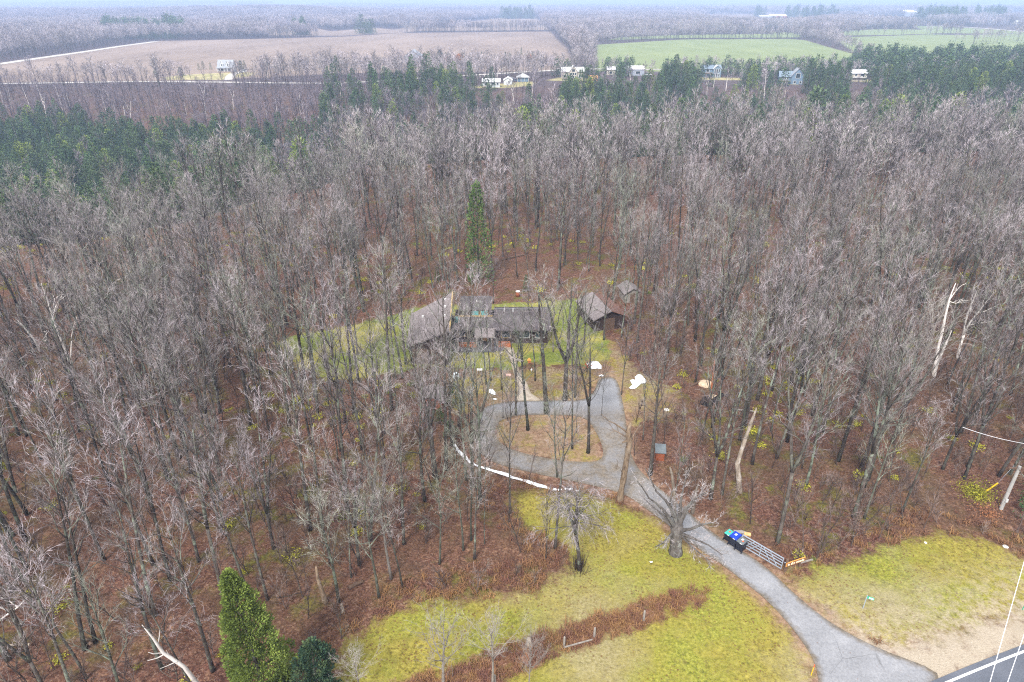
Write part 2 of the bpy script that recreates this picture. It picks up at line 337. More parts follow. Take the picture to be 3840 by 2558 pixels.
NAMES = {0: 'ground', 1: 'lawn', 2: 'house_lawn', 3: 'gravel_shoulder', 4: 'ploughed_field', 5: 'green_field', 6: 'far_yard', 7: 'rough_strip'}
for k, nm in NAMES.items():
    jj, ii = np.nonzero(zid == k)
    if not len(jj): continue
    v0 = jj * nx + ii; quads = np.stack([v0, v0 + 1, v0 + nx + 1, v0 + nx], 1)
    used, inv = np.unique(quads.ravel(), return_inverse=True)
    me = bpy.data.meshes.new(nm); nv, nf = len(used), len(quads)
    me.vertices.add(nv); me.loops.add(nf * 4); me.polygons.add(nf)
    me.vertices.foreach_set('co', np.stack([fx[used], fy[used], ZZ.ravel()[used]], 1).astype(np.float32).ravel())
    me.loops.foreach_set('vertex_index', inv.astype(np.int32)); me.polygons.foreach_set('loop_start', np.arange(0, nf * 4, 4, dtype=np.int32))
    me.polygons.foreach_set('use_smooth', np.ones(nf, bool))
    me.update(calc_edges=True); me.validate()
    for a, d in Z.items():
        at = me.attributes.new(a, 'FLOAT', 'POINT'); at.data.foreach_set('value', d[used].astype(np.float32))
    me.materials.append(M_GROUND)
    o = bpy.data.objects.new(nm, me); col.objects.link(o); tag(o, kind='structure')

def sheet(name, P, zoff, mat, res=.8, hole=None, mound=0.0, extra=None, wob=0.0):
    """a thin sheet on the terrain with the outline P (world xy)"""
    B = []
    for i in range(len(P)):
        a, b = np.array(P[i]), np.array(P[(i + 1) % len(P)]); n_ = max(1, int(np.hypot(*(b - a)) / res))
        for k in range(n_): B.append(a + (b - a) * k / n_)
    B = np.array(B)
    if len(B) > 12 and wob == 0:                       # round the traced corners
        for _ in range(2): B = .5 * B + .25 * np.roll(B, 1, 0) + .25 * np.roll(B, -1, 0)
    if wob: B = B + (np.random.rand(*B.shape) - .5) * wob
    allb = [B]
    if hole is not None:
        Hh = []
        for i in range(len(hole)):
            a, b = np.array(hole[i]), np.array(hole[(i + 1) % len(hole)]); n_ = max(1, int(np.hypot(*(b - a)) / res))
            for k in range(n_): Hh.append(a + (b - a) * k / n_)
        Hh = np.array(Hh)
        for _ in range(2): Hh = .5 * Hh + .25 * np.roll(Hh, 1, 0) + .25 * np.roll(Hh, -1, 0)
        allb.append(Hh)
    lo, hi = B.min(0), B.max(0)
    gx, gy = np.meshgrid(np.arange(lo[0], hi[0], res), np.arange(lo[1], hi[1], res)); gx = gx.ravel(); gy = gy.ravel()
    d = sdf(gx, gy, B); ok = d > res * .45
    if hole is not None: ok &= sdf(gx, gy, Hh) < -res * .45
    pts = [Vector(p) for b in allb for p in b] + [Vector((a, b)) for a, b in zip(gx[ok], gy[ok])]
    edges = []; o_ = 0
    for b in allb:
        edges += [(o_ + i, o_ + (i + 1) % len(b)) for i in range(len(b))]; o_ += len(b)
    vs, _, fs, *_r = geometry.delaunay_2d_cdt(pts, edges, [], 0, 1e-5)
    vx = np.array([v.x for v in vs]); vy = np.array([v.y for v in vs])
    cxy = np.array([(np.mean(vx[list(f)]), np.mean(vy[list(f)])) for f in fs])
    keep = in_poly(cxy[:, 0], cxy[:, 1], B)
    if hole is not None: keep &= ~in_poly(cxy[:, 0], cxy[:, 1], Hh)
    dd = np.maximum(0, sdf(vx, vy, B))
    if hole is not None: dd = np.minimum(dd, np.maximum(0, -sdf(vx, vy, Hh)))
    zz = terrain(vx, vy) + zoff + mound * (1 - np.exp(-dd * 2.2)) * (1 if not mound else (.6 + .8 * np.random.rand(len(vx))))
    F_ = [f for f, k in zip(fs, keep) if k]
    me = bpy.data.meshes.new(name); me.from_pydata(list(zip(vx, vy, zz)), [], F_)
    me.materials.append(mat); me.polygons.foreach_set('use_smooth', np.ones(len(F_), bool))
    at = me.attributes.new('edge', 'FLOAT', 'POINT'); at.data.foreach_set('value', dd.astype(np.float32))
    me.update(); me.validate()
    o = bpy.data.objects.new(name, me); col.objects.link(o)
    bm = bmesh.new(); bm.from_mesh(me); bmesh.ops.delete(bm, geom=[v for v in bm.verts if not v.link_faces], context='VERTS')
    bmesh.ops.recalc_face_normals(bm, faces=bm.faces); bm.to_mesh(me); bm.free()
    return o

s = SH('old_asphalt')
n1 = s.noise(.25, 5, .65); n2 = s.noise(6, 4, .8); n3 = s.noise(1.1, 4, .7)
c = s.ramp(n1, [(.3, (.12, .127, .14)), (.5, (.185, .192, .207)), (.7, (.27, .278, .295))])
c = s.mix(.35, c, s.ramp(n2, [(.3, (.14, .14, .15)), (.7, (.46, .46, .47))]))
crack = s.rng(s.voro(.45, s.mix(.25, s.pos, s.noise(.8, 3, .6, col_=True)), 'Distance'), .02, .0)
vor = s.n('ShaderNodeTexVoronoi', feature='DISTANCE_TO_EDGE'); vor.inputs['Scale'].default_value = .22
s.L(s.mix(.35, s.pos, s.noise(.5, 4, .6, col_=True), 'ADD'), vor.inputs['Vector'])
c = s.mix(s.math('MULTIPLY', s.math('MULTIPLY', s.rng(vor.outputs['Distance'], .006, .0), s.rng(s.noise(.3, 2, .5), .5, .6)), .5), c, (.07, .07, .07))
# wet leaf-stained margin and mossy streaks (far half of the loop is dirtier)
ed = s.math('ADD', s.attr('edge'), s.math('MULTIPLY', s.math('SUBTRACT', s.noise(1.3, 4, .7), .5), 1.1))
dirt = s.ramp(s.noise(4, 4, .8), [(.3, (.05, .04, .025)), (.6, (.15, .115, .07)), (.8, (.27, .2, .12))])
c = s.mix(s.math('MULTIPLY', s.rng(ed, .5, .02), .85), c, dirt)
sx = s.n('ShaderNodeSeparateXYZ'); s.L(s.pos, sx.inputs[0])
inl = s.math('MULTIPLY', s.rng(sx.outputs[0], 15.5, 12.5), s.rng(sx.outputs[1], 65.5, 62.5))
st2 = s.math('MULTIPLY', inl, s.rng(s.noise(.5, 4, .7), .36, .62, .25, .95))
c = s.mix(st2, c, s.ramp(s.noise(3, 4, .8), [(.3, (.09, .075, .055)), (.7, (.24, .20, .155))]))
lfs = s.math('MULTIPLY', s.rng(s.voro(2.1), .12, .06), s.rng(n3, .5, .6))
c = s.mix(s.math('MULTIPLY', lfs, .7), c, (.16, .08, .045))
s.bump(n2, .02, .5)
M_ASPH = s.done(c, s.rng(n1, .3, .7, .55, .85))
tag(sheet('driveway', DRIVE, .035, M_ASPH, .7, hole=ISLAND), kind='structure')

s = SH('path_concrete')
c = s.ramp(s.noise(1.4, 5, .75), [(.3, (.27, .22, .17)), (.5, (.42, .36, .29)), (.7, (.52, .47, .40))])
c = s.mix(s.math('MULTIPLY', s.rng(s.attr('edge'), .35, 0), .6), c, (.18, .14, .08))
M_PATH = s.done(c, .9)
tag(sheet('garden_path', PATH, .055, M_PATH, .35), kind='structure')

# road with its white edge lines
s = SH('road_asphalt')
c = s.ramp(s.noise(.5, 4, .7, s.stretch(s.pos, (1, 1, 1))), [(.3, (.07, .085, .11)), (.7, (.12, .135, .165))])
c = s.mix(.3, c, s.ramp(s.noise(12, 3, .8), [(.3, (.03, .03, .035)), (.7, (.2, .2, .22))]))
M_ROAD = s.done(c, .75)
M_LINE = plain('road_paint', (.78, .79, .80), .6, 0, .08, 2)
pA, pB = np.array(G(3565, 2558)), np.array(G(3840, 2445))
du = (pB - pA) / np.hypot(*(pB - pA)); nrm = np.array([du[1], -du[0]])
def strip(name, o0, o1, z, mat, s0=-60, s1=120, parent=None):
    mb = MB(); n_ = int((s1 - s0) / 1.0)
    for i in range(n_ + 1):
        t = s0 + (s1 - s0) * i / n_
        for o_ in (o0, o1):
            p = pA + du * t + nrm * o_; mb.v.append((p[0], p[1], TZ(*p) + z)); mb.a.append(0)
    mb.f = [(2 * i, 2 * i + 1, 2 * i + 3, 2 * i + 2) for i in range(n_)]; mb.m = [0] * n_
    return mb.build(name, mat, parent)
tag(strip('road', -.35, 7.2, .05, M_ROAD), kind='structure')
tag(strip('road_line', .0, .16, .056, M_LINE), kind='structure')
tag(strip('road_line', 6.6, 6.76, .056, M_LINE), kind='structure')

# far gravel roads
s = SH('gravel_road'); M_GROAD = s.done(s.ramp(s.noise(.4, 3, .6), [(.3, (.38, .36, .32)), (.7, (.52, .50, .47))]), .95)
def ribbon(name, pix, w, mat, z=.12):
    P_ = GP(pix); mb = MB(); pts = []
    for i in range(len(P_) - 1):
        n_ = max(2, int(np.hypot(*(P_[i + 1] - P_[i])) / 8))
        for k in range(n_): pts.append(P_[i] + (P_[i + 1] - P_[i]) * k / n_)
    pts.append(P_[-1]); pts = np.array(pts)
    for _ in range(3): pts[1:-1] = .5 * pts[1:-1] + .25 * pts[:-2] + .25 * pts[2:]
    for i, p in enumerate(pts):
        t = pts[min(i + 1, len(pts) - 1)] - pts[max(i - 1, 0)]; t /= np.hypot(*t) + 1e-9; n_ = np.array([t[1], -t[0]])
        for sgn in (-.5, .5):
            q = p + n_ * w * sgn; mb.v.append((q[0], q[1], TZ(*q) + z)); mb.a.append(0)
    mb.f = [(2 * i, 2 * i + 1, 2 * i + 3, 2 * i + 2) for i in range(len(pts) - 1)]; mb.m = [0] * len(mb.f)
    return tag(mb.build(name, mat), kind='structure')
ribbon('country_road', [(-120, 258), (0, 240), (150, 218), (300, 197), (450, 174), (585, 156)], 9, M_GROAD)
RIM_ROAD = [(-150, 316), (43, 314), (245, 311), (517, 306), (760, 308), (979, 311), (1280, 314), (1440, 303), (1606, 291), (1770, 283), (1960, 271), (2068, 265), (2200, 258), (2400, 262), (2600, 258), (2900, 262), (3300, 262), (3840, 258)]
ribbon('rim_road', RIM_ROAD, 5.5, M_GROAD)
ribbon('far_road', [(3490, 94), (3560, 98), (3700, 107), (3840, 119), (4100, 140)], 10, M_GROAD)
ribbon('farm_lane', [(2705, 68), (2800, 66), (2945, 66), (2990, 76), (3050, 77), (3130, 69), (3400, 64)], 10, M_GROAD)
ribbon('farmhouse_lane', [(856, 300), (862, 284), (880, 273), (915, 269)], 5, M_GROAD)

# snow left by the ploughing
s = SH('old_snow'); s.bump(s.noise(5, 4, .7), .06)
M_SNOW = s.done(s.ramp(s.noise(2.2, 4, .7), [(.3, (.72, .75, .80)), (.6, (.88, .89, .91))]), .6)
def snow(pix, label):
    return tag(sheet('snow_patch', GP(pix), .09, M_SNOW, .28, mound=.14, wob=.05), label, 'snow patch', 'snow patches left around the yard')
snow([(2200, 1366), (2218, 1357), (2243, 1358), (2256, 1375), (2255, 1386), (2240, 1384), (2222, 1386), (2205, 1378)], 'fan shaped white snow patch behind the top of the driveway pad')
snow([(2245, 1411), (2254, 1406), (2264, 1409), (2262, 1413), (2248, 1414)], 'tiny snow strip at the upper end of the driveway pad')
snow([(2362, 1429), (2372, 1424), (2384, 1428), (2380, 1416), (2390, 1407), (2402, 1405), (2412, 1415), (2424, 1432), (2420, 1440), (2404, 1440), (2392, 1452), (2380, 1460), (2362, 1460), (2360, 1455), (2372, 1445)], 'ragged snow patch beside the thin trunk right of the driveway pad')
snow([(1834, 1463), (1846, 1460), (1858, 1474), (1857, 1484), (1843, 1480), (1834, 1474)], 'oval snow patch on the grass left of the garden path')
snow([(1848, 1496), (1862, 1497), (1862, 1502), (1850, 1501)], 'small snow scrap just below the oval snow patch')
snow([(1757, 1468), (1769, 1470), (1768, 1481), (1760, 1481)], 'small snow patch against the greenish bushes left of the loop')
snow([(1694, 1630), (1702, 1631), (1700, 1641), (1692, 1640)], 'small snow lump by the blue green bush')
BL = [(1695, 1668), (1706, 1680), (1716, 1697), (1730, 1712), (1745, 1724), (1758, 1738), (1778, 1747), (1800, 1757), (1830, 1766), (1862, 1777), (1890, 1786), (1920, 1797), (1955, 1805), (1985, 1817), (2020, 1829), (2058, 1836), (2066, 1833)]
BR = [(2040, 1822), (2008, 1813), (1980, 1803), (1950, 1797), (1920, 1788), (1905, 1777), (1880, 1771), (1850, 1765), (1828, 1756), (1800, 1750), (1778, 1741), (1762, 1730), (1750, 1715), (1735, 1700), (1722, 1688), (1708, 1668), (1699, 1660)]
snow(BL + BR, 'long curved snow bank below the driveway loop')
for i, (a, b) in enumerate([(2080, 1838), (2100, 1839), (2124, 1836), (2142, 1836), (2163, 1843)]):
    snow([(a - 8, b - 2), (a, b - 4), (a + 8, b - 2), (a + 7, b + 3), (a - 6, b + 3)], ['first', 'second', 'third', 'fourth', 'last'][i] + ' snow scrap past the right end of the long snow bank')
snow([(2436, 2108), (2444, 2106), (2448, 2111), (2440, 2114)], 'white snow scrap on the lawn left of the gnarled maple')
# ------------------------------------------------------------------ bark, twig and needle materials
def bark_mat(name, dark, mid_, lichen, lich=.5, twig=(.36, .30, .30), twig2=(.30, .285, .25)):
    s = SH(name); o = s.obj(); r = s.rand(); th = s.attr('thin')
    oo = s.n('ShaderNodeVectorMath', operation='ADD'); s.L(o, oo.inputs[0])
    cr = s.n('ShaderNodeCombineXYZ'); s.L(s.math('MULTIPLY', r, 57), cr.inputs[0]); s.L(cr.outputs[0], oo.inputs[1]); ov = oo.outputs[0]
    n1 = s.noise(1.6, 4, .7, s.stretch(ov, (3, 3, .8))); n2 = s.noise(.9, 4, .7, ov)
    c = s.ramp(n1, [(.3, dark), (.62, mid_)])
    c = s.mix(s.math('MULTIPLY', s.rng(n2, lich, lich + .12), s.rng(r, .15, .8, .25, .95)), c, lichen)
    tw = s.mix(r, twig, twig2)
    w = s.noise(.6, 3, .6, s.pos); tw = s.mix(s.rng(w, .35, .65, 0, .35), tw, tuple(x * .62 for x in twig2))
    c = s.mix(s.rng(th, .25, .9), c, tw)
    hv = s.rng(s.math('FRACT', s.math('MULTIPLY', r, 7.13)), 0, 1, .58, 1.34)
    c = s.mix(1.0, c, s.ramp(hv, [(0, 0), (1, 1)]), 'MULTIPLY') if False else c
    vm = s.n('ShaderNodeVectorMath', operation='SCALE'); s.L(c, vm.inputs[0]); s.L(hv, vm.inputs['Scale'])
    s.bump(n1, .03, .5)
    return s.done(vm.outputs[0], .9)
M_BARK = bark_mat('grey_bark', (.028, .024, .021), (.10, .085, .073), (.20, .235, .18), .50, twig=(.58, .51, .56), twig2=(.41, .37, .365))
M_BARKG = bark_mat('lichen_bark', (.03, .03, .023), (.11, .11, .085), (.20, .24, .18), .47, twig=(.44, .44, .38), twig2=(.38, .39, .33))
M_PALE = bark_mat('pale_bark', (.14, .12, .105), (.25, .225, .20), (.33, .32, .28), .55, twig=(.44, .42, .40), twig2=(.38, .355, .33))
M_BARKSHADE = bark_mat('shade_tinted_bark', (.03, .024, .028), (.09, .075, .08), (.14, .14, .13), .55, twig=(.42, .35, .40), twig2=(.30, .26, .29))  # darker purple copy of the bark: valley shade painted into the colour
M_BRUSH = bark_mat('brush_bark', (.06, .04, .033), (.13, .095, .08), (.2, .2, .14), .55, twig=(.42, .32, .31), twig2=(.30, .24, .21))
M_BIRCH = bark_mat('birch_bark', (.50, .46, .42), (.74, .70, .66), (.10, .09, .085), .66, twig=(.42, .36, .35), twig2=(.62, .58, .54))
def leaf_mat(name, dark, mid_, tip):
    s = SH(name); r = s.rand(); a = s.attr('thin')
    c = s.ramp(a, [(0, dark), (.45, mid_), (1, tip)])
    w = s.noise(.9, 3, .6, s.pos)
    hv = s.math('ADD', s.rng(r, 0, 1, .72, 1.22), s.rng(w, .35, .65, -.12, .12))
    vm = s.n('ShaderNodeVectorMath', operation='SCALE'); s.L(c, vm.inputs[0]); s.L(hv, vm.inputs['Scale'])
    yel = s.mix(s.math('FRACT', s.math('MULTIPLY', r, 5.7)), vm.outputs[0], s.mix(.5, vm.outputs[0], tip))
    s.b.inputs['Subsurface Weight'].default_value = 0
    return s.done(yel, .75)
M_CEDAR = leaf_mat('cedar_foliage', (.022, .046, .012), (.095, .15, .03), (.26, .32, .065))
M_SPRUCE = leaf_mat('spruce_needles', (.010, .028, .014), (.04, .085, .032), (.11, .18, .06))
M_VALLEY = leaf_mat('valley_cedar_foliage', (.008, .027, .018), (.035, .078, .045), (.13, .175, .07))
M_MIDG = leaf_mat('mid_green_needles', (.014, .036, .014), (.055, .10, .03), (.15, .21, .055))
M_RUST = leaf_mat('rusty_leaves', (.16, .05, .025), (.32, .12, .05), (.45, .22, .11))
M_SHRUB = leaf_mat('yellow_green_leaves', (.12, .13, .015), (.33, .33, .03), (.58, .55, .07))

# ------------------------------------------------------------------ bare tree generator
def perp(d):
    a = Vector((1, 0, 0)) if abs(d.x) < .8 else Vector((0, 1, 0))
    u = d.cross(a).normalized(); return u, d.cross(u)
def turn(d, ang, az):
    u, w = perp(d); return (d * math.cos(ang) + (u * math.cos(az) + w * math.sin(az)) * math.sin(ang)).normalized()
def sliver(mb, p, q, w, a):
    d = (q - p); u, v_ = perp(d.normalized()); k = random.random() * 6.28; s_ = (u * math.cos(k) + v_ * math.sin(k)) * w
    mb.add([p - s_, p + s_, q], [(0, 1, 2)], a)
def ribbon2(mb, p, m, q, w, a):
    d = (q - p).normalized(); u, v_ = perp(d); k = random.random() * 6.28; s_ = (u * math.cos(k) + v_ * math.sin(k)) * w
    mb.add([p - s_, p + s_, m + s_ * .7, m - s_ * .7, q], [(0, 1, 2, 3), (3, 2, 4)], a)
def grow(rnd, p, d, L, n, wob, lift):
    pts = [p.copy()]
    for i in range(n):
        d = turn(d, rnd.uniform(0, wob), rnd.uniform(0, 6.28)); d.z += lift; d.normalize(); p = p + d * (L / n); pts.append(p.copy())
    return pts, d
def bare_tree(seed, H=16., cs=.45, spread=1., nl=13, lod=0, stems=1, r0=.17, fork_at=.35, lean=.03, droop=False, wob=.09, tw=.012, dens=.86, tl=1.0):
    rnd = random.Random(seed); random.seed(seed)
    T, C = MB(), MB()
    sides = (7, 5, 3)[lod]; S = []
    base_d = turn(Vector((0, 0, 1)), rnd.uniform(0, lean), rnd.uniform(0, 6.28))
    if stems == 1:
        pts, _ = grow(rnd, Vector((0, 0, -.3)), base_d, H * .93 + .3, (9, 6, 4)[lod], wob * .6, .02)
        S.append((pts, H, r0))
    else:
        pts, d = grow(rnd, Vector((0, 0, -.3)), base_d, H * fork_at + .3, 4, wob * .5, .01)
        rad = [r0 * (1.35 if i == 0 else 1.05 - .06 * i) for i in range(len(pts))]
        T.tube(pts, rad, sides, 0)
        az0 = rnd.uniform(0, 6.28)
        for k in range(stems):
            dd = turn(d, rnd.uniform(.12, .3), az0 + 6.28 * k / stems)
            p2, _ = grow(rnd, pts[-1] - d * .1, dd, H * (1 - fork_at) * rnd.uniform(.85, .98), 7 if lod == 0 else 4, wob, .07)
            S.append((p2, H * (1 - fork_at), r0 * .72))
    for (pts, Hs, rr) in S:
        n = len(pts) - 1
        rad = [rr * ((1.3 if (i == 0 and stems == 1) else 1.0) * (1 - i / n) ** .8) + .02 for i in range(n + 1)]
        T.tube(pts, rad, sides, 0)
        c0 = cs * .9 if stems == 1 else .06
        nlimb = int(nl * 1.15 / (1 if stems == 1 else stems * .72))
        for i in range(nlimb):
            t = c0 + (1 - c0) * ((i + rnd.random() * .8) / nlimb) ** .9; t = min(t, .985)
            x = t * n; k = min(int(x), n - 1); p = pts[k].lerp(pts[k + 1], x - k); td = (pts[k + 1] - pts[k]).normalized()
            hh = 1 - (t - c0) / (1 - c0 + 1e-6)
            LL = spread * (1.7 + 3.0 * hh ** .6) * rnd.uniform(.6, 1.2) * (1 if stems == 1 else .85)
            ang = rnd.uniform(.35, .9) if not droop else rnd.uniform(.7, 1.2)
            if hh > .7 and rnd.random() < .5: ang = rnd.uniform(.8, 1.35); LL *= .8
            d = turn(td, ang, i * 2.4 + rnd.uniform(-.6, .6))
            r1 = max(.018, rr * .36 * (.4 + .6 * hh))
            lp, _ = grow(rnd, p, d, LL, (5, 3, 2)[lod], .22 if not droop else .3, .10 if not droop else -.02)
            m = len(lp) - 1
            lr = [r1 * (1 - j / m) ** .9 + (.012, .014, .03)[lod] for j in range(m + 1)]
            if lod < 2: C.tube(lp, lr, (4, 3, 3)[lod], .12, cap=False)
            else: ribbon2(C, lp[0], lp[1], lp[-1], .07, .5)
            n2 = int(dens * (6, 6, 5)[lod] * (.55 + .45 * LL / (spread * 3)))
            for j in range(n2):
                t2 = .22 + .78 * (j + rnd.random()) / n2; t2 = min(t2, .99); x2 = t2 * m; k2 = min(int(x2), m - 1)
                q = lp[k2].lerp(lp[k2 + 1], x2 - k2); d2 = (lp[k2 + 1] - lp[k2]).normalized()
                dd = turn(d2, rnd.uniform(.35, .8), rnd.uniform(0, 6.28)); dd.z += (.18 if not droop else -.25); dd.normalize()
                L2 = LL * .48 * (1.15 - .5 * t2) * rnd.uniform(.7, 1.25)
                sp, _ = grow(rnd, q, dd, L2, (3, 2, 1)[lod], .3, .05 if not droop else -.22)
                w2 = (.012, .016, .05)[lod]
                if lod == 0: C.tube(sp, [w2 * 1.15, w2, w2 * .8, w2 * .5], 3, .45, cap=False)
                elif lod == 1: ribbon2(C, sp[0], sp[1], sp[-1], w2 * 1.6, .6)
                else: sliver(C, sp[0], sp[-1], w2, .8)
                n3 = int(dens * (6, 6, 3)[lod])
                for k3 in range(n3):
                    t3 = .15 + .85 * (k3 + rnd.random()) / n3; x3 = min(t3, .99) * (len(sp) - 1); kk = min(int(x3), len(sp) - 2)
                    q3 = sp[kk].lerp(sp[kk + 1], x3 - kk); d3 = turn((sp[kk + 1] - sp[kk]).normalized(), rnd.uniform(.3, .8), rnd.uniform(0, 6.28))
                    d3.z += (.2 if not droop else -.5); d3.normalize()
                    L3 = tl * rnd.uniform(.5, 1.1) * (.7 + .3 * spread) * (1 if lod < 2 else 1.2)
                    e3 = q3 + d3 * L3
                    if lod == 0:
                        mm = q3.lerp(e3, .5) + Vector((rnd.uniform(-.06, .06), rnd.uniform(-.06, .06), .03 if not droop else -.03))
                        av = rnd.choice((.25, .4, .55, .75, 1.)); ribbon2(C, q3, mm, e3, tw * .62, av)
                        for _ in range(3):
                            t4 = rnd.uniform(.15, .85); q4 = q3.lerp(e3, t4); d4 = turn(d3, rnd.uniform(.35, .8), rnd.uniform(0, 6.28))
                            sliver(C, q4, q4 + d4 * tl * rnd.uniform(.25, .6), tw * .6, av)
                    else:
                        sliver(C, q3, e3, tw * (1.25, 1.25, 2.2)[lod], rnd.choice((.25, .45, .7, 1., 1.)))
    return T, C

def cedar(seed, H, Rr, nclump, per, size, trunk=True, base=.04, kind='cedar', lean=0.0):
    """conical evergreen: puffy fans of small scale-leaf sprays round a tapering trunk"""
    rnd = random.Random(seed); T, C = MB(), MB()
    if trunk: T.tube([(0, 0, -.3), (lean * .5, 0, H * .5), (lean, 0, H * .97)], [Rr * .085 + .05, Rr * .05 + .03, .02], 6, 0)
    ph = [rnd.uniform(0, 6.28) for _ in range(4)]
    for j in range(nclump):
        t = base + (1 - base) * (j / nclump) ** 1.15
        az = j * 2.39996 + rnd.uniform(-.5, .5)
        if kind == 'cedar': prof = (1 - t) ** .62 * (.72 + .28 * min(1, t / .18)); prof *= 1 + .24 * math.sin(3 * az + ph[0] + 5 * t) + .2 * math.sin(11 * t + ph[1] + az) + .14 * math.sin(23 * t + 2 * az)
        else: prof = (1 - t) ** .92 * (.8 + .2 * min(1, t / .1)) * (1 + .3 * math.sin(t * 46 + ph[2]) * .6 + .18 * rnd.uniform(-1, 1))
        rad = Rr * prof * rnd.uniform(.5, 1.08) + .05
        cen = Vector((math.cos(az) * rad + lean * t, math.sin(az) * rad, H * t + rnd.uniform(-.2, .2)))
        out = Vector((math.cos(az), math.sin(az), .35 if kind == 'cedar' else -.15)).normalized()
        cr = size * (1.5 + 1.3 * prof) * rnd.uniform(.75, 1.5)
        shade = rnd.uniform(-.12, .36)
        for _ in range(per):
            v = Vector((rnd.gauss(0, 1), rnd.gauss(0, 1), rnd.gauss(0, 1))).normalized()
            if v.dot(out) < -.15: v = -v
            p = cen + v * cr * rnd.uniform(.5, 1.0) * Vector((1, 1, .8)).length / 1.6
            d = (v * .5 + out * .8 + Vector((0, 0, .35 if kind == 'cedar' else -.25)) + Vector((rnd.uniform(-.4, .4),) * 3)).normalized()
            u, w = perp(d); k = rnd.uniform(0, 6.28); side = u * math.cos(k) + w * math.sin(k)
            L_ = size * rnd.uniform(.7, 1.3); W_ = L_ * rnd.uniform(.28, .45)
            a = min(1, max(0, shade + .42 * (v.dot(Vector((0, 0, 1))) * .6 + .5) + rnd.uniform(-.15, .35)))  # clump tops lighter, undersides darker: shading put into the leaf colour
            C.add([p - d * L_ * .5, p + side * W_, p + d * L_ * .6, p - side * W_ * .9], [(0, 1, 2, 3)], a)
    return T, C

def two(T, C, tn, cn, matT, matC):
    return T.mesh(tn, matT, 'thin', True), C.mesh(cn, matC, 'thin')
def joined(T, C, name, mT, mC):
    J = MB(); J.v = T.v + C.v; J.a = T.a + C.a; b = len(T.v)
    J.f = T.f + [tuple(i + b for i in f) for f in C.f]; J.m = [0] * len(T.f) + [1] * len(C.f)
    return J.mesh(name, [mT, mC], 'thin')

LOOKS = [  # look, generator arguments, bark
    ('slender', dict(H=16.5, cs=.52, spread=.9, nl=11, r0=.12), M_BARK),
    ('tall straight', dict(H=18.5, cs=.5, spread=1.0, nl=13, r0=.16), M_BARK),
    ('forked', dict(H=16.5, spread=1.0, nl=13, r0=.16, stems=2, fork_at=.42), M_BARK),
    ('broad crowned', dict(H=16., cs=.38, spread=1.35, nl=15, r0=.18), M_BARK),
    ('lichen green', dict(H=15.5, cs=.42, spread=1.05, nl=12, r0=.14), M_BARKG),
    ('vase shaped', dict(H=15.5, spread=1.05, nl=14, r0=.17, stems=3, fork_at=.34), M_BARK),
    ('leaning', dict(H=15.5, cs=.48, spread=1.0, nl=11, r0=.13, lean=.16), M_BARK),
    ('pale twigged', dict(H=14.5, cs=.4, spread=1.2, nl=17, r0=.15), M_PALE),
    ('crooked', dict(H=14., cs=.4, spread=1.15, nl=12, r0=.14, wob=.2), M_BARKG),
    ('thin young', dict(H=11.5, cs=.35, spread=.72, nl=10, r0=.07), M_BARK),
]
TREE0 = []      # (trunk mesh, crown mesh)
def coll(name):
    c_ = bpy.data.collections.new(name); return c_
def put(c_, me, i):
    o = bpy.data.objects.new('%s_%02d' % (c_.name, i), me); c_.objects.link(o)
C_T0, C_T1, C_T2, C_CL, C_EV, C_EVF, C_UG, C_SH, C_GT, C_RV = [coll(n) for n in ('bare_near', 'bare_mid', 'bare_far', 'grove', 'evergreen', 'evergreen_far', 'sapling', 'low_shrub', 'tuft', 'ravine_bare')]
for i, (lk, kw, mt) in enumerate(LOOKS):
    T, C = bare_tree(100 + i, **kw); TREE0.append(two(T, C, 'trunk', 'crown', mt, mt)); put(C_T0, joined(T, C, 'bare', mt, mt), i)
    kw = dict(kw, r0=kw['r0'] * 1.25); T, C = bare_tree(200 + i, lod=1, tw=.024, dens=.92, **kw); put(C_T1, joined(T, C, 'bare', mt, mt), i); put(C_RV, joined(T, C, 'bare', M_BARKSHADE, M_BARKSHADE), i)
F2 = []
for i in range(6):
    lk, kw, mt = LOOKS[(0, 1, 2, 3, 5, 7)[i]]
    T, C = bare_tree(300 + i, lod=2, tw=.035, dens=1.1, **kw); F2.append((T, C)); put(C_T2, joined(T, C, 'bare', M_BARK, M_BARK), i)
for g in range(4):                                  # groves for the far woods
    J = MB(); rnd = random.Random(g)
    for k in range(26):
        T, C = F2[rnd.randrange(6)]; an = rnd.uniform(0, 6.28); ox, oy = rnd.uniform(-15, 15), rnd.uniform(-15, 15); sc = rnd.uniform(.7, 1.1); ca, sa = math.cos(an) * sc, math.sin(an) * sc
        for M_ in (T, C):
            b = len(J.v); J.v += [(x * ca - y * sa + ox, x * sa + y * ca + oy, z * sc) for x, y, z in M_.v]; J.a += M_.a
            J.f += [tuple(i + b for i in f) for f in M_.f]; J.m += [0] * len(M_.f)
    put(C_CL, J.mesh('grove', M_BARK, 'thin'), g)
EV = []
for i in range(6):
    k = ('cedar', 'cedar', 'spruce', 'cedar', 'spruce', 'cedar')[i]; H = (13, 11, 15, 12, 12, 9)[i]; Rr = (2.5, 2.2, 2.6, 3.0, 2.1, 2.2)[i]
    mt = (M_VALLEY, M_VALLEY, M_SPRUCE, M_CEDAR, M_SPRUCE, M_VALLEY)[i]
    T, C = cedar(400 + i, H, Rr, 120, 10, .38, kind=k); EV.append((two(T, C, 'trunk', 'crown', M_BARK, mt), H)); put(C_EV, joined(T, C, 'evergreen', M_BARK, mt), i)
T, C = cedar(777, 14, 2.0, 210, 12, .32, kind='cedar'); EV.append((two(T, C, 'trunk', 'crown', M_BARK, M_MIDG), 14))
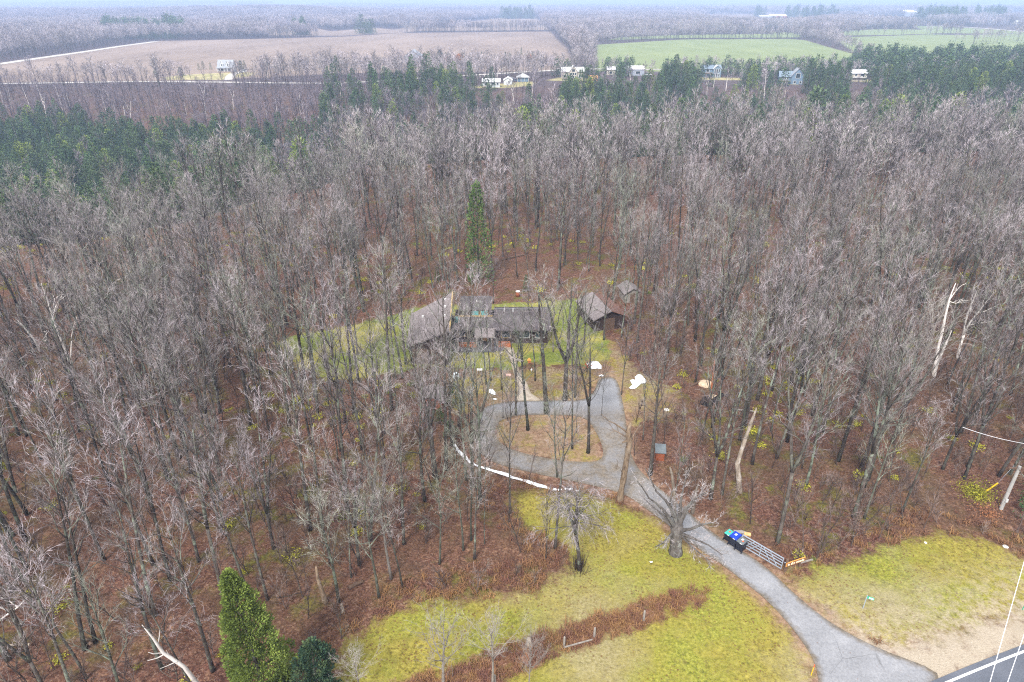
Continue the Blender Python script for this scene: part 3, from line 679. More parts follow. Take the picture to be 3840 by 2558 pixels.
for i in range(4):
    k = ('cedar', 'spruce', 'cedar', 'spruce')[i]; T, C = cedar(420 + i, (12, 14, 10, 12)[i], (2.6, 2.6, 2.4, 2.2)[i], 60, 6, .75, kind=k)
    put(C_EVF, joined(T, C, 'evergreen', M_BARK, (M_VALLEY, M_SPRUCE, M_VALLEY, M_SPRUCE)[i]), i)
for i in range(5):                                   # saplings and brush
    T, C = bare_tree(500 + i, H=(2.2, 3.2, 4.5, 1.5, 6)[i], cs=.12, spread=(.3, .36, .45, .25, .55)[i], nl=8, lod=0, r0=.02 + .004 * i, tw=.009, dens=.62, wob=.22, tl=.5)
    put(C_UG, joined(T, C, 'sapling', M_BRUSH, M_BRUSH), i)
for i in range(3):
    mb = MB(); rnd = random.Random(i)
    for _ in range(150):
        v = Vector((rnd.gauss(0, .3), rnd.gauss(0, .3), abs(rnd.gauss(0, .18)) + .05)); d = Vector((rnd.uniform(-1, 1), rnd.uniform(-1, 1), rnd.uniform(-.2, .8))).normalized(); u, w = perp(d)
        mb.add([v, v + d * .09 + u * .05, v + d * .2, v + d * .09 - u * .05], [(0, 1, 2, 3)], rnd.random())
    put(C_SH, mb.mesh('low_shrub', (M_SHRUB, M_SHRUB, M_CEDAR)[i], 'thin'), i)
s = SH('dry_grass'); th = s.attr('thin'); c = s.mix(s.rand(), s.ramp(th, [(0, (.14, .055, .02)), (1, (.40, .24, .10))]), s.ramp(th, [(0, (.07, .03, .025)), (1, (.22, .10, .07))]))
M_TUFT = s.done(c, .9)
for i in range(3):
    mb = MB(); rnd = random.Random(70 + i)
    for _ in range(45):
        p = Vector((rnd.gauss(0, .16), rnd.gauss(0, .16), 0)); an = rnd.uniform(0, 6.28); l = rnd.uniform(.25, .75); o_ = Vector((math.cos(an), math.sin(an), 0)); sd = Vector((-o_.y, o_.x, 0)) * .018
        q = p + o_ * l * .3 + Vector((0, 0, l * .7)); e = p + o_ * l * .75 + Vector((0, 0, l * rnd.uniform(.45, .95)))
        mb.add([p - sd, p + sd, q + sd * .7, q - sd * .7, e], [(0, 1, 2, 3), (3, 2, 4)], rnd.random())
    put(C_GT, mb.mesh('tuft', M_TUFT, 'thin'), i)

def scatter(name, coll_, P, rot, scl, idx):
    """one stuff object: points carrying instances of the meshes in a collection"""
    me = bpy.data.meshes.new(name); n = len(P); me.vertices.add(n)
    me.vertices.foreach_set('co', np.asarray(P, np.float32).ravel())
    a = me.attributes.new('rot', 'FLOAT_VECTOR', 'POINT'); a.data.foreach_set('vector', np.asarray(rot, np.float32).ravel())
    a = me.attributes.new('scl', 'FLOAT_VECTOR', 'POINT'); a.data.foreach_set('vector', np.asarray(scl, np.float32).ravel())
    a = me.attributes.new('idx', 'INT', 'POINT'); a.data.foreach_set('value', np.asarray(idx, np.int32))
    o = bpy.data.objects.new(name, me); col.objects.link(o); tag(o, kind='stuff')
    ng = bpy.data.node_groups.new(name, 'GeometryNodeTree')
    ng.interface.new_socket('Geometry', in_out='INPUT', socket_type='NodeSocketGeometry'); ng.interface.new_socket('Geometry', in_out='OUTPUT', socket_type='NodeSocketGeometry')
    N = ng.nodes.new; gi, go = N('NodeGroupInput'), N('NodeGroupOutput'); ip = N('GeometryNodeInstanceOnPoints'); ci = N('GeometryNodeCollectionInfo')
    ci.inputs['Collection'].default_value = coll_; ci.inputs['Separate Children'].default_value = True; ci.inputs['Reset Children'].default_value = True
    def na(nm, ty):
        x = N('GeometryNodeInputNamedAttribute'); x.data_type = ty; x.inputs['Name'].default_value = nm; return x.outputs['Attribute']
    lk = ng.links.new; lk(gi.outputs[0], ip.inputs['Points']); lk(ci.outputs[0], ip.inputs['Instance']); ip.inputs['Pick Instance'].default_value = True
    lk(na('idx', 'INT'), ip.inputs['Instance Index']); lk(na('scl', 'FLOAT_VECTOR'), ip.inputs['Scale'])
    er = N('FunctionNodeEulerToRotation'); lk(na('rot', 'FLOAT_VECTOR'), er.inputs[0]); lk(er.outputs[0], ip.inputs['Rotation'])
    lk(ip.outputs[0], go.inputs[0])
    md = o.modifiers.new('scatter', 'NODES'); md.node_group = ng
    return o

# ------------------------------------------------------------------ where the trees stand
rs = np.random.RandomState(11)
def jit(x0, x1, y0, y1, sp):
    gx, gy = np.meshgrid(np.arange(x0, x1, sp), np.arange(y0, y1, sp)); gx = gx.ravel() + rs.uniform(-.48, .48, gx.size) * sp; gy = gy.ravel() + rs.uniform(-.48, .48, gy.size) * sp
    return gx, gy
def blocked(x, y, pad=1.2):
    b = np.zeros(x.shape, bool)
    for P_ in (LAWN, LAWN_R, GRAVEL, ROUGH, DRIVE): b |= sdf(x, y, P_) > -pad
    b |= sdf(x, y, HLAWN) > -.5; b |= sdf(x, y, DRY) > .0
    b |= sdf(x, y, ISLAND) > -1
    road = ((x - pA[0]) * nrm[0] + (y - pA[1]) * nrm[1]) > -7
    b |= road
    for (qx, qy, r_) in KEEP: b |= (np.hypot(x - qx, y - qy) < r_)
    return b
def lowview(px, py):    # open slope between snow bank and woods: thin the trees
    P_ = [(1600, 1850), (1750, 1740), (2060, 1850), (2200, 1850), (2130, 2240), (1750, 2260), (1560, 2240)]
    return in_poly(px, py, P_)
# ------------------------------------------------------------------ hand placed trees (photo pixels of base, pixel row of the top)
def tree_height(bx, by, ty):
    x, y = G(bx, by, 0); z0 = TZ(x, y)
    # z of the point above (x, y) that projects to row ty
    k = (CY - ty) / F     # up/depth
    # (z-H)*ct + y*st = k*(y*ct-(z-H)*st)
    zh = (k * y * ct - y * st) / (ct + k * st)
    return x, y, z0, zh + CAM_H - z0
KEEP = []
HAND = []   # (base px, base py, top py, look index, radius factor, label, category-name)
def H_(bx, by, ty, k, lab, rad=1.0, wid=1.0, rz=None): HAND.append((bx, by, ty, k, lab, rad, wid, rz))
H_(2082, 2056, 1500, 1, 'tall knobbly bare tree left of the drooping tree on the lawn edge', .85)
H_(2046, 2104, 1830, 9, 'thin short bare tree among orange grass left of the drooping tree', .8)
H_(2150, 2118, 1850, 9, 'thin dark stem right against the drooping tree', .6, .5)
H_(1738, 2063, 1640, 4, 'slightly leaning bare tree on the leaf covered slope below the snow bank', .8)
H_(1779, 2096, 1660, 1, 'straight grey bare tree lowest on the slope below the snow bank', .9)
H_(1766, 2027, 1620, 4, 'lichen covered bare tree close behind the lowest one below the snow bank', .8)
H_(1817, 2040, 1600, 0, 'slim dark bare tree on the slope below the snow bank', .7, .7)
H_(1908, 1961, 1640, 9, 'young dark bare tree just below the middle of the snow bank', .7, .7)
H_(1914, 1925, 1420, 0, 'tall slim bare tree just below the middle of the snow bank', .8)
H_(1648, 2114, 1700, 8, 'crooked lichen grey bare tree left on the slope', .8)
H_(1799, 1874, 1330, 4, 'tall lichen green bare tree at the outer left bend of the loop', 1.1)
H_(1771, 1823, 1300, 5, 'vase shaped lichen tree crossing the left bend of the loop', 1.1)
H_(1748, 1800, 1330, 4, 'lichen green bare tree outermost at the left bend of the loop', .9)
H_(1980, 1612, 1180, 8, 'crooked dark bare tree on the upper rim of the loop island', 1.1)
H_(2146, 1683, 1230, 1, 'straight grey bare tree on the loop island', .8)
H_(2205, 1698, 1240, 2, 'thick dark bare tree at the right side of the loop island', 1.2)
H_(1886, 1568, 1280, 0, 'slim dark bare tree at the upper left rim of the loop island', .8, .7)
H_(1901, 1619, 1400, 9, 'thin bare stem on the left of the loop island', .7, .6)
H_(2161, 1624, 1380, 9, 'thin leaning bare tree behind the straight one on the loop island', .8, .7)
H_(2090, 1790, 1470, 8, 'crooked lichen bare tree at the lower rim of the loop island', .9)
H_(1934, 1556, 1190, 2, 'dark bare tree where the garden path meets the loop', .95)
H_(2051, 1548, 1010, 1, 'thick mossy bare tree right of the garden path by the loop', 1.45, 1.2)
H_(2118, 1500, 1040, 5, 'big forked dark bare tree in front of the right house wing', 1.3, 1.2)
H_(2156, 1490, 1090, 4, 'pale lichen bare tree beside the big forked one', 1.0)
H_(2007, 1427, 1080, 0, 'bare tree right of the garden path near the birdhouse', 1.0)
H_(1770, 1430, 1140, 4, 'bare tree by the lower left corner of the front grass', .9)
H_(1824, 1443, 1150, 8, 'crooked bare tree in front of the house porch', .9)
H_(1840, 1427, 1100, 0, 'dark straight bare tree in front of the house porch', 1.0)
H_(1880, 1462, 1170, 9, 'thin bare tree beside the bird table', .9)
H_(1523, 1366, 1010, 3, 'dark broad bare tree at the left end of the house', 1.1)
H_(2437, 1780, 1290, 1, 'thick light grey straight bare tree right of the driveway', 1.5)
H_(2411, 1650, 1330, 0, 'slim mossy bare tree beside the ragged snow patch', .9, .8)
H_(2330, 1480, 1180, 9, 'young bare tree above the driveway pad', .9)
H_(2518, 1940, 1560, 9, 'dead thin bare tree behind the gnarled maple', 1.1, .6)
H_(1270, 2260, 1850, 8, 'dark crooked bare tree near the left end of the lower lawn', 1.2)
H_(1422, 2240, 1830, 4, 'lichen bare tree at the upper edge of the lower lawn', 1.0)
H_(1510, 2205, 1840, 0, 'slim bare tree just above the lower lawn', 1.0)
H_(1468, 2170, 1760, 7, 'pale spreading bare tree above the lower lawn', 1.0)
for q_ in [(1720, 1352, 1120, 7, 'pale twiggy bare tree before the low left part of the porch roof', .9, 1.0), (1790, 1132, 985, 7, 'pale bare tree rising straight behind the teal windows', .8, .9), (1850, 1138, 975, 3, 'broad pale bare tree behind the middle of the house roof', .9, .9), (2075, 1320, 1120, 7, 'pale dense bare tree at the right end of the house', .9, 1.0), (2030, 1335, 1130, 3, 'broad bare tree before the right house wing', .8, .9), (1960, 1350, 1160, 9, 'thin bare tree right beside the garden path top', .8, .8), (2190, 1290, 1060, 5, 'spreading bare tree between house and garden shed', 1.0, 1.1), (2265, 1275, 1030, 3, 'broad dark bare tree in front of the garden shed', 1.1, 1.0), (2330, 1265, 1020, 4, 'tall lichen bare tree right of the garden shed', 1.0, 1.0), (1590, 1580, 1330, 7, 'pale bare tree in front of the red brown hut', .9, .9), (1655, 1555, 1350, 4, 'lichen bare tree at the right corner of the red brown hut', .9, .9), (1690, 1400, 1180, 4, 'lichen bare tree beside the bluish white tub', 1.0, 1.0), (1640, 1420, 1200, 3, 'broad bare tree on the leafy strip left of the tub', 1.0, 1.0), (1450, 1300, 1080, 0, 'slender bare tree on the side grass near the garage wing', .9, .9), (1340, 1330, 1100, 3, 'broad bare tree in the middle of the side grass', 1.0, 1.0), (1250, 1300, 1090, 0, 'slender bare tree toward the far end of the side grass', .9, .9), (1400, 1400, 1160, 8, 'crooked bare tree at the lower edge of the side grass', 1.0, 1.0), (1170, 1390, 1170, 3, 'broad bare tree at the lower left edge of the side grass', 1.0, 1.0), (2255, 1560, 1330, 9, 'thin bare tree where pad and loop join', .7, .7)]: H_(*q_)
H_(1845, 2570, 2310, 7, 'pale grey bare tree standing in the rough strip on the lawn', 1.0, 1.0)
H_(1660, 2600, 2330, 7, 'pale wide bare tree at the left start of the rough strip', 1.0, 1.2)
H_(1350, 2620, 2440, 7, 'pale low bare tree at the left edge of the lawn', .9, .9)
H_(1980, 2600, 2380, 7, 'pale thin bare tree behind the fence posts', .8, .8)
for (bx, by, ty, k, lab, rad, wid, rz) in HAND:
    x, y, z0, Hh = tree_height(bx, by, ty); KEEP.append((x, y, 2.2))
for px_, py_, r_ in ((2534, 2073, 4), (2174, 2135, 3.5), (2324, 1877, 3), (1010, 2650, 4.5), (2270, 1190, 3), (2370, 1125, 2), (1618, 1515, 2.2), (2487, 1720, 2.5), (1905, 1416, 2), (1000, 2470, 3), (1190, 2640, 2.5), (2700, 1500, 4),
                      (2750, 2060, 3), (2850, 2110, 3), (1800, 1090, 2.5), (1972, 1085, 2), (1942, 1110, 2), (3697, 1908, 2.5), (3560, 1880, 3), (3840, 1900, 4), (1650, 1300, 9), (1750, 1270, 6), (3500, 1400, 2), (3620, 1300, 2)):
    gx_, gy_ = G(px_, py_); KEEP.append((gx_, gy_, r_))

tx, ty_ = jit(-240, 240, 28, 235, 3.25)
yed = np.interp(tx, EX, EY)
m = (ty_ < yed + 4 - 14 * sm((-tx - 15) / 30)) & ~blocked(tx, ty_) & (np.abs(tx) < 40 + ty_ * .95)
tx, ty_ = tx[m], ty_[m]
bpx, bpy_, dep = project(tx, ty_, 0 * tx)
dens = (.5 + .55 * (np.sin(tx / 9.1 + 2) * np.cos(ty_ / 7.3) * .5 + .5)) * np.where(ty_ > 100, .74, 1.0)
dens[lowview(bpx, bpy_)] = .16
dens[in_poly(bpx, bpy_, [(1650, 1140), (1680, 1040), (2300, 1040), (2450, 1130), (2440, 1300), (2300, 1300)])] *= .55
dens[in_poly(bpx, bpy_, [(2340, 1400), (2620, 1400), (2640, 1950), (2420, 1850), (2350, 1600)])] *= .35
dens[in_poly(bpx, bpy_, [(1480, 1400), (1790, 1400), (1790, 1560), (1740, 1680), (1520, 1680)])] *= .38
dens[in_poly(bpx, bpy_, [(1700, 1060), (1880, 1060), (1880, 1140), (1700, 1140)])] *= .3
m = rs.rand(len(tx)) < dens
tx, ty_, bpx, bpy_, dep = tx[m], ty_[m], bpx[m], bpy_[m], dep[m]
tz = terrain(tx, ty_)
n = len(tx)
look = rs.choice(10, n, p=[.22, .18, .12, .08, .07, .08, .09, .01, .05, .10])
sc = 1.13 - .62 * rs.rand(n) ** 1.6 * np.where(dep < 85, .9, 1.0); rz = rs.uniform(0, 6.283, n)
# the nearest ones that the frame shows become individual things
mx, my, _ = project(tx, ty_, tz + 9); inf = (mx > -60) & (mx < 3900) & (my > 0) & (my < 2620)
order = np.argsort(np.where(inf, dep, 1e9)); N_IND = 300 - len(HAND) - 4
ind = set(order[:N_IND].tolist())
rest = np.array([i for i in range(n) if i not in ind])

def area(px, py):
    if py > 2280 and px < 1250: return 'close around the cedar'
    if px < 700 and py > 1900: return 'in the lowest far woods'
    if px < 1300 and py > 1800: return 'in woods behind the cedar'
    if px < 1300 and py > 1480: return 'in woods below the side grass'
    if px < 1650 and py > 1850: return 'between lower lawn and snow bank'
    if px < 1800 and py > 1420: return 'between the side grass and the loop'
    if px < 1100: return 'in woods beyond the side grass'
    if px < 2330 and py > 1700: return 'on the slope around the snow bank'
    if px < 2330 and py > 1380: return 'around the loop and garden path'
    if px < 2330: return 'beside the house and its grass'
    if px < 2720 and py > 1640: return 'between driveway and wooden hutch'
    if px < 2720: return 'around the burnt stumps'
    if py > 1900: return 'close behind the gate and sign'
    if px > 3400 and py > 1600: return 'in woods by the utility pole'
    if py > 1600: return 'in woods uphill of the gate'
    return 'in woods right of the burnt stumps'
def place_bare(x, y, z, k, rot, s_, label, group, rad=1.0, wid=None):
    t = empty('bare_tree', (x, y, z - .02), rot); t.scale = (s_ if wid is None else wid, s_ if wid is None else wid, s_)
    tag(t, label, 'bare tree', group)
    a = bpy.data.objects.new('trunk', TREE0[k][0]); b = bpy.data.objects.new('crown', TREE0[k][1])
    a.parent = t; b.parent = t; a.scale = (rad, rad, 1); col.objects.link(a); col.objects.link(b)
    return t
for (bx, by, ty, k, lab, rad, wid, rz_) in HAND:
    x, y, z0, Hh = tree_height(bx, by, ty); s_ = Hh / LOOKS[k][1]['H']
    place_bare(x, y, z0, k, (rz_ if rz_ is not None else rs.uniform(0, 6.28)), s_, lab, 'bare trees around the yard', 1.0 if rad == 1 else rad, s_ * wid if s_ > .75 else (s_ * .5 + .37) * wid)
MARK = [('cedar', (1010, 2600), 'the tall green cedar'), ('side grass', (1200, 1380), 'the side grass'), ('snow bank', (1850, 1770), 'the snow bank'), ('loop', (1900, 1600), 'the loop'), ('house', (1800, 1250), 'the house'), ('hutch', (2474, 1728), 'the hutch'), ('gate', (2860, 2060), 'the gate'), ('pole', (3750, 1910), 'the pole'), ('stumps', (2660, 1500), 'the burnt stumps'), ('', (2400, 1900), 'the driveway')]
def mark(ar):
    for k_, p_, n_ in MARK:
        if k_ in ar: return G(*p_), n_.replace('the burnt', 'the')
SAME = {}
for i in sorted(ind): SAME.setdefault((int(look[i]), area(bpx[i], bpy_[i])), []).append(i)
RANK = {}
for (k_, ar_), v_ in SAME.items():
    (mx_, my_), nm_ = mark(ar_); v_.sort(key=lambda j: math.hypot(tx[j] - mx_, ty_[j] - my_))
    for q_, j in enumerate(v_): RANK[j] = '' if len(v_) == 1 else (', nearest ' + nm_ if q_ == 0 else ', %s nearest %s' % (ORD[q_], nm_))
for i in sorted(ind):
    k = look[i]; ar = area(bpx[i], bpy_[i])
    place_bare(tx[i], ty_[i], tz[i], int(k), float(rz[i]), float(sc[i]), '%s bare tree %s%s' % (LOOKS[k][0], ar, RANK[i]), 'bare forest trees ' + ar)
tilt = rs.uniform(-.05, .05, (len(rest), 2))
scl = np.repeat((sc[rest] * 1.0)[:, None], 3, 1)
rot = np.concatenate([tilt, rz[rest][:, None]], 1); PP = np.stack([tx[rest], ty_[rest], tz[rest]], 1)
nr = dep[rest] < 135
scatter('forest', C_T0, PP[nr], rot[nr], scl[nr], look[rest][nr])
scatter('plateau_forest', C_T1, PP[~nr], rot[~nr], scl[~nr], look[rest][~nr])
print('bare individuals', len(ind) + len(HAND), 'near forest', nr.sum(), 'mid', (~nr).sum())

# undergrowth of the near woods
ux, uy = jit(-150, 150, 28, 190, 1.6); m = ~blocked(ux, uy, .2) & (np.abs(ux) < 25 + uy * .85) & (uy < np.interp(ux, EX, EY) + 10)
ux, uy = ux[m], uy[m]; keep = rs.rand(len(ux)) < np.where(uy < 95, .55, .12) + .22 * np.sin(ux / 7) * np.sin(uy / 9); ux, uy = ux[keep], uy[keep]; n = len(ux)
s_ = rs.uniform(.6, 1.25, n)
scatter('undergrowth', C_UG, np.stack([ux, uy, terrain(ux, uy)], 1), np.stack([rs.uniform(-.2, .2, n), rs.uniform(-.2, .2, n), rs.uniform(0, 6.28, n)], 1), np.stack([s_, s_, s_], 1), rs.randint(0, 5, n))
# low yellow green plants on the forest floor
ux, uy = jit(-120, 140, 30, 130, 1.6); m = ~blocked(ux, uy, -.3) & (np.abs(ux) < 20 + uy * .8); ux, uy = ux[m], uy[m]
ppx, ppy, _ = project(ux, uy, 0 * ux)
pr = .035 + .22 * np.clip(np.sin(ux / 8.3 + 1) * np.sin(uy / 6.1 + .5), 0, 1) ** 2
pr += .25 * in_poly(ppx, ppy, [(2750, 1150), (3250, 1350), (3250, 1700), (3000, 1600), (2700, 1300)]) * (np.sin(ux / 3.1) * np.sin(uy / 4.3) > .1)
pr += .12 * in_poly(ppx, ppy, [(1050, 1450), (1600, 1420), (1600, 1900), (1200, 1700)])
keep = rs.rand(len(ux)) < pr * 1.3; ux, uy = ux[keep], uy[keep]; n = len(ux); s_ = rs.uniform(.35, 1.25, n)
scatter('ground_cover_plants', C_SH, np.stack([ux, uy, terrain(ux, uy)], 1), np.stack([0 * s_, 0 * s_, rs.uniform(0, 6.28, n)], 1), np.stack([s_, s_, s_ * .8], 1), rs.choice(3, n, p=[.45, .35, .2]))
# dry tufts: rough strip, forest edge, island
ux, uy = jit(-60, 90, 28, 80, .42)
m = (sdf(ux, uy, ROUGH) > -.1) | ((np.abs(sdf(ux, uy, LAWN) + 1.0) < 1.3) & (rs.rand(len(ux)) < .35)) | ((np.abs(sdf(ux, uy, LAWN_R) + 1.3) < 1.6) & (rs.rand(len(ux)) < .28)) | ((sdf(ux, uy, ISLAND) > .2) & (rs.rand(len(ux)) < .4))
ppx, ppy, _ = project(ux, uy, 0 * ux)
m |= in_poly(ppx, ppy, [(1650, 2235), (1640, 2150), (1800, 2120), (2000, 2080), (2110, 2090), (2060, 2170), (2010, 2200), (1900, 2225), (1800, 2240)]) & (rs.rand(len(ux)) < .8)
m &= (sdf(ux, uy, DRIVE) < -.5) & ((ux - pA[0]) * nrm[0] + (uy - pA[1]) * nrm[1] < -4) & (rs.rand(len(ux)) < .62)
ux, uy = ux[m], uy[m]; n = len(ux); s_ = rs.uniform(.5, 1.2, n)
scatter('dry_grass', C_GT, np.stack([ux, uy, terrain(ux, uy)], 1), np.stack([0 * s_, 0 * s_, rs.uniform(0, 6.28, n)], 1), np.stack([s_, s_, s_ * .8], 1), rs.randint(0, 3, n))

# ------------------------------------------------------------------ evergreens
EVI = []   # individual: x, y, z, kind, scale, label, group
def ev_px(bx, by, ty, k, lab, grp=None, wid=1.0):
    x, y, z0, Hh = tree_height(bx, by, ty); EVI.append((x, y, z0, k, Hh / EV[k][1], lab, grp, wid))
ev_px(1795, 1060, 690, 6, 'tall narrow green evergreen in the woods straight behind the house', None, .8)
ev_px(1972, 1092, 1030, 4, 'small dark spruce at the back of the house grass')
ev_px(2757, 640, 432, 4, 'tall thin dark spruce standing over the bare woods')
ev_px(3880, 1935, 1700, 2, 'dark spruce beside the utility pole', None, 1.25)
ev_px(1690, 1640, 1575, 5, 'blue green low evergreen bush left of the loop', None, 1.2)
ev_px(1650, 1585, 1530, 5, 'dark green cedar bush left of the loop beside the brown hut', None, 1.1)
ev_px(1710, 1520, 1440, 5, 'small lichen green cedar at the upper left of the loop', None, 1.1)
for i, (a, b, c_) in enumerate([(380, 1210, 1080), (410, 1200, 1100), (330, 1215, 1130), (570, 1010, 950), (610, 1000, 940), (560, 1060, 990), (500, 830, 790), (850, 800, 740), (1300, 880, 830), (1640, 1050, 1000)]):
    ev_px(a, b, c_, (6, 5, 6)[i % 3], ['bright green cedar thicket top beyond the side grass', 'bright green cedar right in the same thicket', 'bright green cedar left in the same thicket', 'green cedar among pale twigs uphill of the thicket', 'second green cedar uphill of the thicket', 'low green cedar uphill of the thicket', 'faint green cedar high in the left woods', 'green cedar in the middle of the left woods', 'small green cedar left of the tall narrow evergreen', 'green cedar just behind the left house wing'][i], 'green cedars scattered in the left woods', 1.3)
for i, (a, ty) in enumerate([(1770, 430), (1835, 430), (1960, 405), (1982, 397), (2545, 370), (2780, 392), (2960, 460), (3042, 340), (3152, 358), (3218, 355), (3352, 362), (3422, 370), (3290, 400), (3527, 383), (3575, 350), (3700, 375), (3820, 355), (1520, 560), (1130, 520), (870, 545), (2500, 600), (3060, 520), (3600, 560), (3440, 860)]):
    by = ty + (95 if i != 7 else 130); k = (6, 2, 3, 5)[i % 4]
    ev_px(a, by + 0, ty, k, ['green cedar', 'dark green spruce', 'olive green cedar', 'round green cedar'][i % 4] + ' rising from the far edge of the bare woods', 'evergreens along the far edge of the bare woods', 1.0)

# random evergreens of the ravine and beyond
BELT = [(3240, 235), (3400, 243), (3650, 239), (3840, 229), (4400, 225), (4400, 262), (3840, 262), (3600, 268), (3350, 285), (3200, 280), (3120, 268)]
def ev_prob(x, y, z):
    px, py, d_ = project(x, y, z + 7); p = np.zeros(x.shape)
    ye = np.interp(x, EX, EY); s_ = y - ye
    lft = (px < 1230) & (s_ > 18) & (y < 306 - .01 * np.clip(px, 0, 1200))
    p[lft] = .92; p[(px < 300) & (s_ > 18) & (y < 322)] = .9
    p[(px >= 1020) & (px < 1230) & (y < 310)] *= .55
    mid_ = (px >= 1200) & (px < 2080) & (s_ > 15) & (y < 385); p[mid_] = .30 + .2 * np.sin(x[mid_] / 19.0) * np.sin(y[mid_] / 15.0)
    p[(px > 1450) & (px < 1900) & (y > 340) & (y < 385)] = .4
    rt = (px >= 2080) & (s_ > 12) & (y < 388); p[rt] = .62 + .3 * np.sin(x[rt] / 16.0) * np.sin(y[rt] / 13.0)
    p[(px > 2600) & (px < 3000) & (y > 330) & (y < 385)] *= .15          # brushy open bank
    p[(px > 1880) & (px < 2100) & (y > 320) & (y < 388)] *= .2
    f = (y >= 385) & (y < 640) & (px > 2250); p[f] = .55; p[(y >= 385) & (y < 480) & (px > 2080) & (px < 2250)] = .3
    gx, gy, _ = project(x, y, z); b = in_poly(gx, gy, BELT) & (y > 430); p[b] = .97
    hill = in_poly(gx, gy, [(390, 150), (430, 105), (640, 95), (700, 120), (660, 150)]); p[hill] = .6
    p[in_poly(gx, gy, [(3100, 105), (3060, 60), (3090, 60), (3110, 100)])] = 1
    return p
def open_far(x, y, pad=0):
    gx, gy = x, y; b = np.zeros(x.shape, bool)
    for P_ in BROWN + GREEN + YARD: b |= sdf(gx, gy, P_) > -pad
    for pix, w in ((RIM_ROAD, 7), ([(-120, 258), (0, 240), (150, 218), (300, 197), (450, 174), (585, 156)], 11), ([(3490, 94), (3560, 98), (3700, 107), (3840, 119), (4100, 140)], 12), ([(2705, 68), (2800, 66), (2945, 66), (2990, 76), (3050, 77), (3130, 69), (3400, 64)], 10)):
        Q = GP(pix)
        for i in range(len(Q) - 1):
            v = Q[i + 1] - Q[i]; L_ = v @ v; t = np.clip(((gx - Q[i][0]) * v[0] + (gy - Q[i][1]) * v[1]) / L_, 0, 1)
            b |= np.hypot(gx - Q[i][0] - t * v[0], gy - Q[i][1] - t * v[1]) < w
    return b
HOUSES_KEEP = [(700, 255, 880, 274, 0), (1810, 300, 1990, 332, 2), (2020, 258, 2230, 300, 2), (2230, 240, 2330, 290, 2), (2340, 235, 2470, 300, 2), (2630, 262, 2780, 300, 2), (2910, 275, 3010, 322, 2), (3170, 262, 3280, 306, 2), (2800, 40, 2990, 76, 0), (3300, 40, 3490, 74, 0), (2380, 215, 2480, 262, 0), (1780, 240, 1900, 332, 0), (3240, 48, 3360, 72, 0), (3660, 78, 3840, 92, 0)]
def hidden_house(x, y, z, h):
    """keep a clear line in front of the houses that the photograph shows"""
    px, p0, _ = project(x, y, z); _, p1, _ = project(x, y, z + h); b = np.zeros(x.shape, bool)
    for x0, y0, x1, y1, q in HOUSES_KEEP:
        b |= (px > x0 - 4) & (px < x1 + 4) & (p1 < y1 - 6) & (p0 > y1 - 8)
    return b & (rs.rand(x.size) < .9)
gx, gy = jit(-330, 380, 110, 388, 3.9)
ye = np.interp(gx, EX, EY); m = (gy > ye + 14) & (np.abs(gx) < 30 + gy * .86); gx, gy = gx[m], gy[m]; gz = terrain(gx, gy)
p_ev = ev_prob(gx, gy, gz); isev = rs.rand(len(gx)) < p_ev
dead = ~isev & (gy < 290) & (project(gx, gy, gz)[0] < 1000); drop = dead & (rs.rand(len(gx)) < .6)
bank = in_poly(*project(gx, gy, gz)[:2], [(2600, 300), (3010, 310), (3000, 400), (2560, 400)]) | in_poly(*project(gx, gy, gz)[:2], [(1880, 310), (2110, 300), (2130, 360), (1900, 370)])
drop |= bank & (rs.rand(len(gx)) < .7)
hh = hidden_house(gx, gy, gz, 10); drop |= hh
red = in_poly(*project(gx, gy, gz)[:2], [(330, 420), (640, 420), (760, 500), (560, 540), (350, 480)]); drop |= red & (rs.rand(len(gx)) < .35)
# evergreens
E = isev & ~drop & (rs.rand(len(gx)) < .95); ex_, ey_, ez_ = gx[E], gy[E], gz[E]
epx, epy, edep = project(ex_, ey_, ez_ + 8); inf = (epx > -30) & (epx < 3870)
order = np.argsort(np.where(inf, edep, 1e9)); NE = 300 - len(EVI) - 6; eind = order[:NE]; eset = set(eind.tolist())
ek = rs.choice(6, len(ex_), p=[.33, .22, .12, .07, .08, .18]); es = rs.uniform(.65, 1.25, len(ex_))
for i in eind:
    px_ = epx[i]; lab_a = ('in the ravine below the bare slope' if px_ < 500 else 'where the ravine evergreens thin out' if px_ < 1200 else 'below the white bungalow' if px_ < 2080 else 'below the glass fronted house' if px_ < 2600 else 'below the blue grey houses')
    EVI.append((ex_[i], ey_[i], ez_[i], int(ek[i]), float(es[i]), ['dark broad cedar', 'dark slim cedar', 'blue green spruce', 'olive yellow cedar', 'slim blue green spruce', 'short dark cedar'][ek[i]] + ' ' + lab_a, 'evergreens ' + lab_a, 1.0))
cnt = {}
for e in EVI: cnt.setdefault(e[5], []).append(e)
EV2 = []
for lab, v_ in cnt.items():
    v_.sort(key=lambda e: project(e[0], e[1], e[2])[0])
    for q_, e in enumerate(v_): EV2.append(e[:5] + (lab if len(v_) == 1 else '%s, %s from the left' % (lab, ORD[q_]),) + e[6:])
EVI = EV2
for (x, y, z, k, s_, lab, grp, wid) in EVI:
    t = empty('evergreen_tree', (x, y, z - .05), random.uniform(0, 6.28)); t.scale = (s_ * wid, s_ * wid, s_); tag(t, lab, 'evergreen tree', grp or 'evergreens around the yard')
    a = bpy.data.objects.new('trunk', EV[k][0][0]); b = bpy.data.objects.new('crown', EV[k][0][1]); a.parent = t; b.parent = t; col.objects.link(a); col.objects.link(b)
er = np.array([i for i in range(len(ex_)) if i not in eset]); n = len(er); s_ = es[er]
